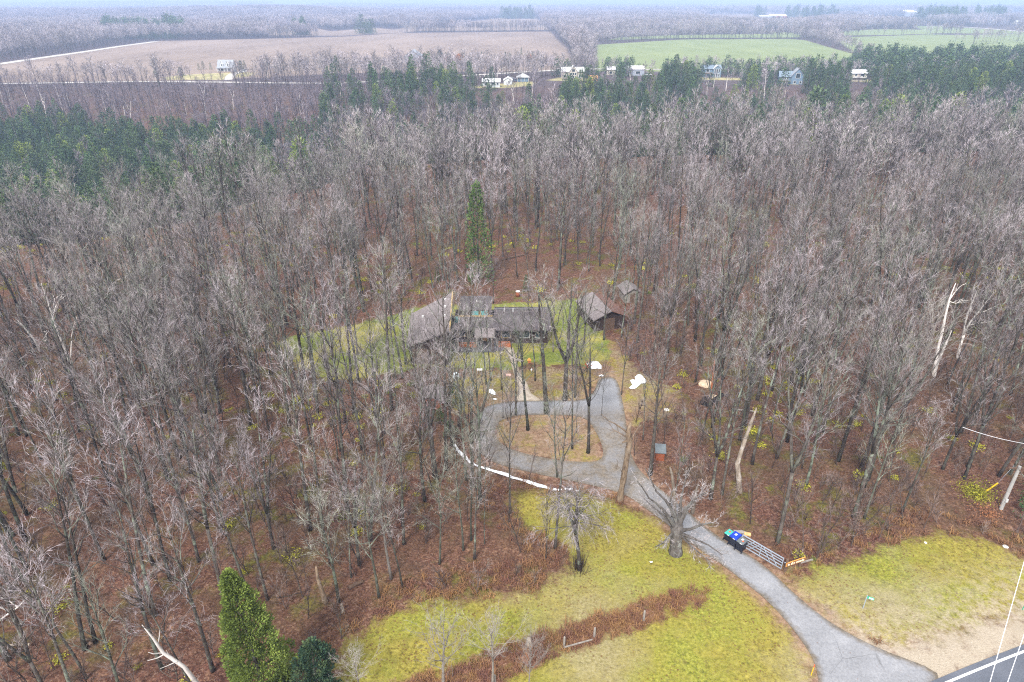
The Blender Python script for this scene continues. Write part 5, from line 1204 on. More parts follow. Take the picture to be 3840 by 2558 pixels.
def px_tree(name, cat, label, base, trunk, limbs, mat, tw=(10, 1.2), group=None, jy=.0, tn='trunk', cn='branches', up=.25):
    """trunk: [(px, py, radius)...]; limbs: lists of the same with an optional depth offset; on the upright plane through the base"""
    x0, y0 = G(*base); z0 = TZ(x0, y0); t = thing(name, (x0, y0, z0), label, cat, group); O = Vector((x0, y0, z0))
    T, C = MB(), MB()
    tp = [PL(a, b, y0) - O for a, b, r in trunk]; tp[0].z = -.25
    rough_tube(T, tp, [r for *_, r in trunk]); T.build(tn, mat, t, 'thin', True)
    for L in limbs:
        dy = L[0]; pts = [PL(a, b, y0) - O + Vector((0, dy * i / (len(L) - 2), 0)) for i, (a, b, r) in enumerate(L[1:])]
        rough_tube(C, pts, [r for *_, r in L[1:]], 6, .05, .08)
        if tw[0]: twigs(C, pts, tw[0], tw[1], up=up)
    if tw[0] and len(limbs) == 0: twigs(C, tp, tw[0], tw[1], t0=.5, up=up)
    if C.v: C.build(cn, mat, t, 'thin')
    return t
random.seed(21)
px_tree('dead_snag', 'dead tree', 'tall broken dead tree with peeling brown bark beside the driveway fork', (2324, 1879),
        [(2324, 1879, .36), (2330, 1840, .27), (2340, 1786, .27), (2351, 1716, .27), (2361, 1660, .3), (2356, 1617, .26), (2365, 1584, .08)],
        [[-.6, (2352, 1622, .12), (2344, 1612, .09), (2305, 1582, .06), (2280, 1568, .04), (2253, 1540, .02)], [.5, (2352, 1640, .07), (2320, 1628, .045), (2295, 1619, .02)], [.8, (2364, 1652, .08), (2390, 1622, .04), (2424, 1600, .02)], [-.3, (2356, 1652, .1), (2332, 1652, .08)], [-1, (2340, 1790, .04), (2320, 1740, .02), (2300, 1720, .015)]], M_SNAG, (3, .9))
x0, y0 = G(2534, 2073)
px_tree('maple_tree', 'gnarled tree', 'stout gnarled old maple with spreading limbs between lawn and driveway', (2534, 2073),
        [(2534, 2073, .62), (2534, 2050, .48), (2536, 2015, .45), (2538, 1985, .55), (2545, 1968, .42)],
        [[-.5, (2536, 1985, .22), (2515, 1950, .17), (2488, 1910, .13), (2460, 1880, .10), (2432, 1859, .07), (2405, 1815, .05), (2386, 1788, .03)],
         [1.2, (2540, 1970, .2), (2530, 1931, .15), (2500, 1890, .11), (2467, 1864, .08), (2450, 1830, .05), (2428, 1790, .03)],
         [.8, (2545, 1975, .25), (2560, 1940, .2), (2580, 1915, .13), (2612, 1890, .08), (2650, 1872, .03)],
         [-.8, (2550, 1990, .2), (2590, 1975, .12), (2625, 1950, .08), (2668, 1935, .03)],
         [-1.5, (2550, 2000, .16), (2600, 2005, .1), (2646, 2012, .06), (2692, 2033, .03)],
         [-1.8, (2550, 2005, .12), (2590, 2025, .07), (2640, 2045, .03)], [-1.6, (2525, 1995, .12), (2480, 2010, .07), (2440, 2000, .03)],
         [1.0, (2545, 1970, .2), (2552, 1920, .15), (2560, 1880, .1), (2575, 1835, .05), (2585, 1800, .03)], [.3, (2540, 1968, .16), (2520, 1925, .1), (2515, 1890, .06), (2522, 1850, .03)],
         [2.0, (2550, 1965, .15), (2595, 1915, .1), (2630, 1905, .06), (2690, 1900, .03)], [1.8, (2530, 1975, .15), (2490, 1950, .09), (2450, 1930, .05), (2420, 1915, .03)]], M_MAPLE, (13, 1.15), up=.2)
px_tree('dead_tree', 'dead tree', 'bare pale broken trunk standing behind the gnarled maple', (2535, 1975), [(2535, 1975, .18), (2530, 1900, .16), (2526, 1830, .14), (2519, 1775, .12), (2512, 1752, .05)], [], M_DEAD, (0, 1))
px_tree('dead_tree', 'dead tree', 'short splintered tan trunk leaning right of the gnarled maple', (2596, 1925), [(2596, 1925, .2), (2604, 1880, .16), (2612, 1835, .13), (2618, 1815, .04)], [], M_DEAD, (0, 1))
px_tree('dead_tree', 'dead tree', 'long leaning dead trunk without bark in the woods above the bins', (2776, 1845), [(2776, 1845, .26), (2770, 1790, .24), (2765, 1740, .22), (2790, 1660, .19), (2815, 1590, .15), (2837, 1530, .07)], [[.5, (2800, 1632, .05), (2812, 1610, .03)]], M_DEAD, (1, .5))
px_tree('dead_tree', 'dead tree', 'thin rust orange leaning stem near the charred stumps', (2667, 1470), [(2667, 1470, .1), (2671, 1430, .09), (2676, 1390, .07), (2680, 1350, .05)], [], plain('rust_bark', (.38, .12, .05), .9), (0, 1))
px_tree('dead_tree', 'dead tree', 'dark splintered tree trunk with pale torn wood above the lower lawn', (1222, 2262), [(1222, 2262, .24), (1208, 2220, .2), (1192, 2170, .15), (1185, 2125, .06)], [[0, (1205, 2215, .06), (1222, 2188, .03)]], M_SNAG, (0, 1))
px_tree('broken_stump', 'stump', 'short tan splintered stump at the forest edge left of the lawn', (1288, 2300), [(1288, 2300, .17), (1282, 2278, .12), (1279, 2262, .03)], [], M_DEAD, (0, 1))
BG = 'white birches standing in the left woods'
px_tree('birch_tree', 'birch', 'tallest white birch leaning in the left woods', (281, 1412), [(281, 1412, .2), (262, 1355, .18), (242, 1304, .17), (220, 1250, .15), (200, 1195, .13), (182, 1135, .1), (154, 1062, .04)], [[.5, (199, 1190, .07), (203, 1155, .05), (214, 1128, .025)], [-.5, (205, 1220, .04), (190, 1235, .03), (178, 1250, .02)], [.6, (196, 1180, .05), (194, 1150, .03), (195, 1125, .02)]], M_BIRCH, (4, 1.0), BG)
px_tree('birch_tree', 'birch', 'smaller white birch left of the tallest birch', (153, 1322), [(153, 1322, .15), (130, 1275, .13), (104, 1245, .11), (85, 1220, .08), (63, 1199, .03)], [], M_BIRCH, (3, .6), BG)
px_tree('birch_tree', 'birch', 'thin curved white birch right of the tallest birch', (266, 1345), [(266, 1345, .1), (268, 1300, .09), (270, 1259, .08), (279, 1215, .05), (290, 1198, .02)], [], M_BIRCH, (3, .6), BG)
BG = 'white birches standing in the right woods'
px_tree('birch_tree', 'birch', 'twin stemmed spotted white birch in the right woods', (3501, 1414), [(3501, 1414, .26), (3508, 1365, .2), (3518, 1305, .17), (3534, 1240, .15), (3545, 1185, .13), (3559, 1128, .1), (3570, 1095, .06), (3584, 1062, .03)],
        [[.6, (3505, 1400, .17), (3525, 1350, .15), (3550, 1305, .13), (3580, 1248, .06)], [.5, (3560, 1126, .06), (3585, 1100, .04), (3610, 1080, .02)], [-.5, (3558, 1130, .05), (3580, 1135, .03), (3600, 1120, .02)]], M_BIRCH, (4, 1.0), BG)
px_tree('birch_tree', 'birch', 'fan shaped white birch with many bright upper branches', (3590, 1346), [(3590, 1346, .2), (3600, 1300, .18), (3613, 1257, .17)],
        [[.4, (3613, 1258, .15), (3618, 1225, .13), (3632, 1180, .1), (3655, 1130, .07), (3671, 1095, .03)], [-.5, (3613, 1258, .15), (3630, 1215, .12), (3662, 1170, .1), (3690, 1130, .07), (3718, 1090, .03)], [.8, (3640, 1170, .06), (3650, 1130, .04), (3668, 1085, .02)], [-.9, (3655, 1178, .06), (3690, 1160, .05), (3730, 1130, .02)], [-.3, (3625, 1222, .05), (3665, 1210, .04), (3712, 1202, .02)], [.2, (3680, 1150, .05), (3700, 1105, .03), (3700, 1080, .02)]], M_BIRCH, (4, .9), BG)
# the dead birch leaning out of the lower left corner and the birch limbs at the very left
def leaning(name, label, pts, rad, subs, mat, cat='dead tree'):
    P_ = [W(a, b, z) for a, b, z in pts]; O = Vector((P_[0].x, P_[0].y, TZ(P_[0].x, P_[0].y))); t = thing(name, O, label, cat)
    T, C = MB(), MB(); rough_tube(T, [p - O for p in P_], rad, 9, 0, .06); T.build('trunk', mat, t, 'thin', True)
    for sp in subs: q = [W(a, b, z) - O for a, b, z, r in sp]; rough_tube(C, q, [r for *_, r in sp], 6, 0, .05)
    if C.v: C.build('branches', mat, t, 'thin')
leaning('birch_snag', 'leafless white birch trunk leaning across the lower left corner', [(800, 2640, 0), (734, 2558, 2.6), (690, 2500, 4.4), (612, 2448, 5.8), (575, 2395, 7.2), (532, 2343, 8.4)], [.16, .15, .13, .11, .07, .02],
        [[(612, 2448, 5.8, .05), (575, 2452, 6.2, .03), (555, 2446, 6.4, .015)], [(620, 2452, 5.7, .05), (590, 2468, 5.5, .03), (553, 2478, 5.5, .015)], [(665, 2480, 5, .04), (625, 2498, 5, .02), (600, 2508, 5, .012)], [(592, 2420, 6.5, .04), (598, 2385, 7.2, .03), (599, 2362, 7.6, .015)], [(636, 2460, 5.4, .03), (624, 2440, 6, .015)]], M_BIRCH)
leaning('birch_snag', 'crossed white birch limbs at the lower left border', [(90, 2345, 3), (50, 2305, 5), (20, 2285, 6), (-40, 2262, 7)], [.09, .08, .06, .03], [], M_BIRCH)
leaning('birch_snag', 'upper crossing white birch limb at the lower left border', [(-60, 2370, 3), (20, 2310, 4.5), (70, 2275, 5.3), (110, 2232, 6.2)], [.07, .06, .05, .015], [[(66, 2277, 5.2, .05), (30, 2250, 5.9, .035), (-10, 2236, 6.4, .02)]], M_BIRCH)
def log(label, a, b, r, mat=M_OLDWOOD, cut=None, z=.12, cat='log'):
    p, q = W(*a, z), W(*b, z); O = Vector((p.x, p.y, TZ(p.x, p.y))); t = thing('fallen_log', O, label, cat); mb = MB(); v = q - p; v.z = TZ(q.x, q.y) - O.z; rough_tube(mb, [Vector((0, 0, z)), v * .5 + Vector((.1, .15, z)), v + Vector((0, 0, z))], [r, r * .9, r * .75], 9); mb.build('log_body', mat, t, 'thin')
    if cut: mb = MB(); e = v + Vector((0, 0, z)); d = v.normalized(); mb.tube([e - d * .5, e + d * .06], [r * .95, r * .9], 9); mb.build('cut_end', cut, t)
log('fallen grey log with a fresh orange cut end behind the bins', (2750, 1996), (2812, 2006), .2, M_GREYWOOD, M_CUT)
log('long thin fallen log in the woods right of the charred stumps', (2747, 1535), (2877, 1552), .13, M_GREYWOOD)
log('charred black log beside the burnt stump', (2672, 1506), (2709, 1480), .3, M_BLACK)
log('dark fallen branch above the charred stump', (2590, 1446), (2640, 1428), .16, M_OLDWOOD)
log('dark fallen trunk lying in the red leaves above the lower lawn', (1308, 2205), (1362, 2180), .16, M_OLDWOOD)
log('mossy dark log lying in the upper woods behind the house', (1880, 975), (1965, 955), .2, M_OLDWOOD)
log('pale fallen trunk at the left border of the lower woods', (-30, 2435), (112, 2418), .11, M_DEAD, None, .6)
log('dark arching fallen branch in the lower left woods', (290, 2400), (345, 2420), .16, M_OLDWOOD, None, .4)
x, y = G(2650, 1512); t = thing('burnt_stump', (x, y, TZ(x, y)), 'charred black stump in the clearing right of the driveway pad', 'stump'); mb = MB(); rough_tube(mb, [(0, 0, -.2), (0, .1, .45), (.1, .1, .8)], [.75, .6, .25], 10, 0, .3); mb.build('stump_body', M_BLACK, t)

# ------------------------------------------------------------------ drooping tree with sprouts
x, y, z0, Hh = tree_height(2174, 2135, 1850)
t = thing('drooping_tree', (x, y, z0), 'low forked tree with drooping twigs and a sprout covered foot on the lawn edge', 'bare tree')
T, C = bare_tree(909, H=Hh, spread=.9, nl=20, r0=.17, stems=3, fork_at=.5, droop=True, wob=.16, dens=1.3); T.build('trunk', M_BARK, t, 'thin', True); C.build('crown', M_BARK, t, 'thin')
S_ = MB()
for _ in range(130):
    an, r_ = random.uniform(0, 6.28), abs(random.gauss(0, .42)); p = Vector((math.cos(an) * r_, math.sin(an) * r_, 0)); e = p * random.uniform(1.3, 2.2) + Vector((0, 0, random.uniform(.6, 2.3))); ribbon2(S_, p, p.lerp(e, .5) + Vector((0, 0, .1)), e, .018, .2)
S_.build('sprouts', M_DARKWOOD, t, 'thin')

# ------------------------------------------------------------------ big cedar of the lower left corner, small cedar
def big_ev(name, bx, by, ty, tx_, Rr, nc, per, size, label, mat, kind='cedar', seed=5):
    x, y, z0, Hh = tree_height(bx, by, ty); tp = PL(tx_, ty, y); t = thing(name, (x, y, z0), label, 'evergreen tree')
    T, C = cedar(seed, tp.z - z0, Rr, nc, per, size, kind=kind, lean=tp.x - x); T.build('trunk', M_BARK, t, 'thin', True); C.build('crown', mat, t, 'thin')
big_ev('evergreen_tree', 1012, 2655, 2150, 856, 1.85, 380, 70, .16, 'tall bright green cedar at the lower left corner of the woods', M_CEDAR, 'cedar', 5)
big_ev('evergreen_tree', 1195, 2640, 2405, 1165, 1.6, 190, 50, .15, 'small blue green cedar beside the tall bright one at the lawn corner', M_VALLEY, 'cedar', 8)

# yellow green shrub by the pole, red leaf sapling, autumn shrubs
def leafy(name, px, py, rx, rz_, n_, label, mat, size=.16, cat='shrub', z=0.0, rzl=None):
    x, y = G(px, py); t = thing(name, (x, y, TZ(x, y)), label, cat); mb = MB(); S_ = MB()
    for _ in range(n_):
        v = Vector((random.gauss(0, rx * .5), random.gauss(0, rx * .5), z + abs(random.gauss(0, rz_ * .6)) + .1)); d = Vector((random.uniform(-1, 1), random.uniform(-1, 1), random.uniform(-.3, .8))).normalized(); u, w = perp(d)
        mb.add([v, v + d * size * .5 + u * size * .3, v + d * size, v + d * size * .5 - u * size * .3], [(0, 1, 2, 3)], random.random())
    mb.build('leaves', mat, t, 'thin')
    for _ in range(14): e = Vector((random.gauss(0, rx * .4), random.gauss(0, rx * .4), z + rz_ * random.uniform(.5, 1.1))); S_.tube([(e.x * .1, e.y * .1, -.1), e], [.02, .008], 4)
    S_.build('stems', M_OLDWOOD, t)
leafy('green_shrub', 3655, 1862, 1.5, .8, 1500, 'bright yellow green shrub beside the yellow guy guard', M_SHRUB, .15)
leafy('red_leaf_shrub', 2200, 1395, .5, .5, 60, 'young tree holding a few red leaves below the fan shaped snow patch', M_REDP, .24, 'shrub', .6)
leafy('rust_shrub', 3700, 1935, 1.1, .5, 420, 'rust coloured low shrub at the forest edge below the utility pole', M_RUST, .14)
leafy('green_shrub', 2563, 1731, .4, .4, 200, 'small bright green shrub right of the wooden hutch', M_CEDAR, .14)
for i, (a, b) in enumerate([(2020, 1090), (2830, 1120), (1560, 1200), (2560, 1410), (3010, 1830), (2700, 1720)]):
    leafy('green_shrub', a, b, .6, .5, 240, ['lime green shrub in the red leaves behind the right house wing', 'lime shrub deep in the woods right of the garden shed', 'small lime shrub left of the garage roof', 'lime shrub above the ragged snow patch', 'lime shrub above the steel gate', 'lime shrub between hutch and leaning dead trunk'][i], M_SHRUB, .15)

# ------------------------------------------------------------------ posts, markers, pole, cables
def fence_post(px, py, label, h=1.15, mat=M_GREYWOOD, r=.09):
    x, y = G(px, py); t = thing('fence_post', (x, y, TZ(x, y)), label, 'fence post', 'old fence posts in the rough strip'); mb = MB(); rough_tube(mb, [(0, 0, -.3), (0, .02, h * .9), (.01, .02, h)], [r, r * .95, r * .6], 8, 0, .05); mb.build('post_shaft', mat, t)
fence_post(2115, 2428, 'old grey fence post at the near end of the low rail'); fence_post(2228, 2394, 'old grey fence post at the far end of the low rail'); fence_post(2413, 2330, 'lone grey fence post farther along the rough strip')
fence_post(1983, 2420, 'pale stubby post with a light cap in the rough strip', .8, M_DEAD, .2); fence_post(1855, 2560, 'leaning pale post under the grey tree in the rough strip', .9)
a, b = W(2117, 2424, .45), W(2222, 2395, .4); t = thing('fence_rail', (a.x, a.y, TZ(a.x, a.y)), 'grey wooden rail between the two old fence posts', 'rail'); mb = MB(); mb.bar((0, 0, .42), (b.x - a.x, b.y - a.y, .36), .07, .1); mb.build('plank', M_GREYWOOD, t)
x, y = G(3234, 2287); t = thing('number_sign', (x, y, TZ(x, y)), 'small green number sign on a grey metal post in the grass', 'sign', None, R(-28)); mb = MB(); mb.box(-.03, .03, -.02, .02, -.2, 1.42); mb.build('post', M_STEEL, t)
mb = MB(); mb.box(.04, .50, -.012, .012, 1.12, 1.36); mb.build('plate', M_SIGNG, t); mb = MB()
mb.box(.14, .46, -.02, -.014, 1.17, 1.31); mb.build('reflective_patch', M_PALEP, t)
x, y = G(3041, 2532); t = thing('marker_stake', (x, y, TZ(x, y)), 'thin yellow marker stake with a red tip beside the driveway mouth', 'marker'); mb = MB(); mb.tube([(0, 0, -.2), (.03, 0, .85)], .03, 6); mb.build('stake', M_YEL, t); mb = MB(); mb.tube([(.03, 0, .85), (.035, 0, 1.1)], .038, 6); mb.build('tip', M_REDP, t)
x, y = G(3832, 2290); t = thing('road_sign', (x, y, TZ(x, y)), 'small pale road sign on a thin green post at the grass verge', 'sign', None, R(60)); mb = MB(); mb.box(-.03, .03, -.02, .02, -.2, 1.6); mb.build('post', M_SIGNG, t); mb = MB(); mb.box(-.2, .2, -.035, -.022, 1.2, 1.6); mb.build('plate', M_WHITE, t)
x, y, z0, Hh = tree_height(3752, 1912, 1749); t = thing('utility_pole', (x, y, z0), 'grey wooden utility pole beside the dark spruce', 'utility pole'); mb = MB(); rough_tube(mb, [(0, 0, -.4), (0, 0, Hh * .5), (.03, 0, Hh)], [.17, .155, .13], 12, 0, .01); mb.build('pole_shaft', plain('silvered_pole', (.42, .41, .39), .9, 0, .2, 2), t)
mb = MB(); mb.box(-.1, .1, -.28, -.17, 1.0, 1.35); mb.build('meter_box', M_WHITE, t); mb = MB(); mb.bar((-.9, .05, Hh - .25), (1.1, .05, Hh - .2), .09, .12); mb.build('crossarm', M_OLDWOOD, t)
a, b = W(3689, 1850, 0), PL(3740, 1815, G(3689, 1850)[1] + .8); t = thing('guy_guard', (a.x, a.y, TZ(a.x, a.y)), 'bright yellow guy wire guard slanting over the green shrub', 'guy guard'); mb = MB(); d = b - a; mb.tube([(0, 0, 0), d * .15, d], [.03, .075, .075], 8); mb.build('guard_tube', M_YEL, t)
mb = MB(); mb.tube([d, d + Vector((1.4, .6, 1.6))], .012, 5); mb.build('guy_wire', M_STEEL, t)
def cable(label, pa_, pb_, z_, r_, e0=1.5, e1=4):
    a, b = W(*pa_, z_), W(*pb_, z_); d = b - a; p, q = a - d * e0, b + d * e1; mb = MB(); N_ = 14; O = (p + q) / 2; t = thing('power_cable', O, label, 'cable', 'overhead cables')
    pts = [p.lerp(q, i / N_) - O + Vector((0, 0, -.35 * (1 - (2 * i / N_ - 1) ** 2) + .2)) for i in range(N_ + 1)]; mb.tube(pts, r_, 5); mb.build('cable_strand', M_CABLE, t)
cable('pale overhead cable crossing the verge and road edge line', (3713, 2558), (3840, 2112), 8.5, .020)
cable('second pale overhead cable over the road corner', (3779, 2558), (3840, 2384), 8.2, .020)
cable('thin white overhead wire above the woods near the utility pole', (3627, 1613), (3834, 1658), 6.5, .018, .1, .6)

# ------------------------------------------------------------------ garden things
def small(name, px, py, label, cat): x, y = G(px, py); return thing(name, (x, y, TZ(x, y)), label, cat)
t = small('bird_table', 1905, 1436, 'pale pink bird table on a post left of the garden path', 'bird feeder'); mb = MB(); mb.box(-.04, .04, -.04, .04, -.1, 1.1); mb.build('post', M_OLDWOOD, t); mb = MB(); mb.box(-.34, .34, -.22, .22, 1.1, 1.2); mb.build('tray', M_PINKW, t, bevel=.02)
t = small('birdhouse', 1984, 1392, 'small orange birdhouse on a post right of the garden path', 'birdhouse'); mb = MB(); mb.box(-.04, .04, -.04, .04, -.1, 1.3); mb.build('post', M_OLDWOOD, t); mb = MB(); mb.box(-.17, .17, -.17, .17, 1.3, 1.6); mb.build('box', M_BRICKR, t); mb = MB(); mb.hexa([(-.26, -.24, 1.6), (.26, -.24, 1.6), (.26, .24, 1.6), (-.26, .24, 1.6)], [(-.02, -.24, 1.82), (.02, -.24, 1.82), (.02, .24, 1.82), (-.02, .24, 1.82)]); mb.build('roof', M_ORWOOD, t)
t = small('white_tub', 1711, 1424, 'bluish white rounded tub among lichen twigs left of the front grass', 'tub'); mb = MB(); mb.tube([(0, 0, -.1), (0, 0, .5), (0, 0, .9), (0, 0, 1.05)], [.35, .4, .34, .12], 16); mb.build('tub_body', plain('bluish_white_plastic', (.62, .70, .76), .5, 0, .05), t, smooth=True)
t = small('garden_table', 1799, 1402, 'small white garden table on the leaf strip below the front grass', 'table'); mb = MB(); mb.box(-.35, .35, -.25, .25, .6, .66); mb.build('table_top', M_WHITE, t, bevel=.02)
for sx in (-1, 1):
    for sy in (-1, 1): mb = MB(); mb.box(sx * .28 - .03, sx * .28 + .03, sy * .18 - .03, sy * .18 + .03, -.05, .6); mb.build('leg', M_GREYWOOD, t)
t = small('barrel', 1942, 1111, 'dark barrel with a pale lid standing in the leaves behind the house', 'barrel'); mb = MB(); mb.tube([(0, 0, -.1), (0, 0, .35), (0, 0, .8)], [.32, .36, .32], 14); mb.build('staves', M_BRSID, t, smooth=True); mb = MB(); mb.tube([(0, 0, .8), (0, 0, .88)], [.36, .36], 14); mb.build('lid', M_WHITE, t)
t = small('garden_lamp', 1993, 1398, 'small white garden ornament right of the birdhouse', 'ornament'); mb = MB(); mb.tube([(0, 0, -.05), (0, 0, .3), (0, 0, .45), (0, 0, .6)], [.06, .05, .15, .04], 10); mb.build('ornament_body', M_WHITE, t, smooth=True)
for i, (a, b, r_, lab) in enumerate([(2645, 1441, .9, 'flat tan boulder above the charred stump'), (2676, 1490, .55, 'rounded tan boulder between the charred log and stump'), (2500, 1537, .3, 'small pale stone right of the tan grass'), (3470, 2037, .12, 'white stone at the top of the right lawn'), (3769, 2053, .22, 'flat white stone near the upper right end of the lawn')]):
    x, y = G(a, b); t = thing('boulder', (x, y, TZ(x, y)), lab, 'rock'); bm = bmesh.new(); bmesh.ops.create_icosphere(bm, subdivisions=3, radius=r_)
    for v in bm.verts: v.co *= random.uniform(.92, 1.06); v.co.z *= .45
    me = bpy.data.meshes.new('rock_body'); bm.to_mesh(me); bm.free(); me.materials.append(plain('tan_stone', (.52, .40, .28) if i < 2 else (.75, .74, .7), .9)); o = bpy.data.objects.new('rock_body', me); o.parent = t; col.objects.link(o)
# ------------------------------------------------------------------ houses beyond the ravine
M_WALLC = plain('cream_siding', (.48, .44, .37), .8, 0, .08); M_WALLW = plain('white_siding', (.52, .55, .58), .7, 0, .06); M_WALLB = plain('blue_grey_siding', (.14, .21, .28), .8, 0, .12); M_WALLG = plain('grey_siding', (.30, .33, .38), .8, 0, .12)
M_ROOFW = plain('white_metal_roof', (.60, .60, .61), .5, 0, .05); M_ROOFG = plain('grey_shingles', (.28, .30, .33), .8, 0, .15); M_ROOFB = plain('blue_grey_shingles', (.17, .22, .27), .8, 0, .15); M_ROOFP = plain('pale_shingles', (.45, .46, .46), .8, 0, .08)
M_ORANGE = plain('orange_tarp', (.75, .38, .16), .7, 0, .1); M_REDB = plain('barn_red', (.60, .05, .05), .7, 0, .1); M_DECK = plain('deck_wood', (.32, .24, .18), .9, 0, .2)
def gable_on(mb_wall, mb_roof, w, d, h, hr, over=.5, x0=0, y0=0, axis_='x', z0=0.0):
    """box walls with a pitched roof; the ridge runs along the given axis"""
    mb_wall.box(x0 - w / 2, x0 + w / 2, y0, y0 + d, -.6, h + z0)
    if axis_ == 'x':
        for xx in (x0 - w / 2, x0 + w / 2): mb_wall.add([(xx, y0, h), (xx, y0 + d, h), (xx, y0 + d / 2, hr - .1)], [(0, 1, 2)])
        m = y0 + d / 2; k = (hr - h) / (d / 2) * over
        for (ya, za, yb, zb) in ((y0 - over, h - k, m, hr), (y0 + d + over, h - k, m, hr)):
            q = [Vector(p) for p in ((x0 - w / 2 - over, ya, za), (x0 + w / 2 + over, ya, za), (x0 + w / 2 + over, yb, zb), (x0 - w / 2 - over, yb, zb))]
            if ya > yb: q = q[::-1]
            mb_roof.hexa([p - Vector((0, 0, .2)) for p in q], q)
    else:
        for yy in (y0 - .01, y0 + d + .01): mb_wall.add([(x0 - w / 2, yy, h), (x0 + w / 2, yy, h), (x0, yy, hr - .1)], [(0, 1, 2)])
        k = (hr - h) / (w / 2) * over
        for sg in (-1, 1):
            q = [Vector(p) for p in ((x0 + sg * (w / 2 + over), y0 - over, h - k), (x0, y0 - over, hr), (x0, y0 + d + over, hr), (x0 + sg * (w / 2 + over), y0 + d + over, h - k))]
            if sg < 0: q = q[::-1]
            q = q[::-1]
            if (q[1] - q[0]).cross(q[2] - q[1]).z < 0: q = q[::-1]
            mb_roof.hexa([p - Vector((0, 0, .2)) for p in q], q)
def win(t, x0, x1, z0, z1, y=-.06, fr=M_WHITE, gl=M_GLASS, fw=.16):
    mb = MB(); mb.box(x0, x1, y, y + .05, z0, z1); w_ = mb.build('window', gl, t); mb = MB()
    for b_ in ((x0 - fw, x1 + fw, y - .04, y + .04, z1, z1 + fw), (x0 - fw, x1 + fw, y - .04, y + .04, z0 - fw, z0), (x0 - fw, x0, y - .04, y + .04, z0, z1), (x1, x1 + fw, y - .04, y + .04, z0, z1)): mb.box(*b_)
    mb.build('frame', fr, w_)
def far_house(px, py, label, rz=0, name='farmhouse', cat='house', group='houses beyond the ravine'):
    x, y = G(px, py); return thing(name, (x, y, TZ(x, y)), label, cat, group, rz)
def mpx(px, py): x, y = G(px, py); return (y * ct + CAM_H * st) / F          # metres per photo pixel there
# 1 farmhouse by the ploughed field
t = far_house(842, 272, 'white farmhouse with two pointed dormers beside the ploughed field'); w_, r_ = MB(), MB(); gable_on(w_, r_, 9.6, 7.5, 3.0, 7.4, .5, 0, 1.8); w_.build('wall', M_WALLW, t); r_.build('roof', M_ROOFG, t)
for sx in (-2.0, 2.0):
    w_, r_ = MB(), MB(); w_.box(sx - .9, sx + .9, 2.2, 4.4, 3.2, 5.2); w_.add([(sx - .9, 2.19, 5.2), (sx + .9, 2.19, 5.2), (sx, 2.19, 6.7)], [(0, 1, 2)]); d_ = w_.build('dormer', M_WALLW, t)
    for sg in (-1, 1): q = [Vector(p) for p in ((sx + sg * 1.25, 1.9, 4.8), (sx, 1.9, 6.95), (sx, 5, 6.95), (sx + sg * 1.25, 5, 4.8))]; r_.hexa([p - Vector((0, 0, .15)) for p in q], q)
    r_.build('dormer_roof', M_WHITE, d_); win(t, sx - .35, sx + .35, 3.9, 5.0, 2.1)
r_ = MB(); r_.hexa([(-5, 0, 2.5), (5, 0, 2.5), (5, 1.9, 3.0), (-5, 1.9, 3.0)], [(-5, 0, 2.7), (5, 0, 2.7), (5, 1.9, 3.2), (-5, 1.9, 3.2)]); r_.build('porch_roof', M_ROOFG, t)
for xx in (-4.7, -2.3, 0, 2.3, 4.7): mb = MB(); mb.box(xx - .12, xx + .12, .1, .34, 0, 2.5); mb.build('porch_post', M_WHITE, t)
mb = MB(); mb.box(-4.9, 4.9, .05, 1.8, -.4, .5); mb.build('porch_floor', M_DECK, t); win(t, -3.8, -1.4, .9, 2.3, 1.72); win(t, 1.6, 3.8, .9, 2.3, 1.72)
# 2 bungalow with its garage
t = far_house(1842, 328, 'long low white bungalow at the rim of the ravine'); w_, r_ = MB(), MB(); gable_on(w_, r_, 9.4, 6.5, 3.0, 4.4, .4); w_.build('wall', M_WALLW, t); r_.build('roof', M_ROOFW, t); win(t, -3.2, -2.1, 1.0, 2.5); win(t, .4, 2.2, 1.3, 2.3); win(t, 3, 4, 1.3, 2.3)
mb = MB(); mb.box(-4.6, -1.4, -1.8, -.08, .3, .5); mb.build('deck', M_DECK, t)
t = far_house(1905, 318, 'small white gabled garage right of the bungalow', 0, 'garage', 'garage'); w_, r_ = MB(), MB(); gable_on(w_, r_, 4.8, 6, 2.6, 4.0, .35, 0, 0, 'y'); w_.build('wall', M_WALLW, t); r_.build('roof', M_ROOFW, t); win(t, .2, 1.2, 1.2, 1.9)
# 3 pavilion
t = far_house(1961, 307, 'screened pavilion with a pale pyramid roof right of the bungalow', 0, 'pavilion', 'pavilion'); mb = MB(); mb.box(-2.9, 2.9, .3, 5.6, -.4, 2.5); mb.build('screen_wall', M_WALLB, t)
mb = MB(); mb.add([(-3.9, -.6, 2.4), (3.9, -.6, 2.4), (3.9, 6.5, 2.4), (-3.9, 6.5, 2.4), (0, 2.9, 4.6)], [(0, 1, 4), (1, 2, 4), (2, 3, 4), (3, 0, 4), (3, 2, 1, 0)]); mb.build('roof', M_ROOFP, t)
for xx in (-3.2, -1.1, 1.1, 3.2): mb = MB(); mb.box(xx - .1, xx + .1, -.1, .1, 0, 2.4); mb.build('post', M_WHITE, t)
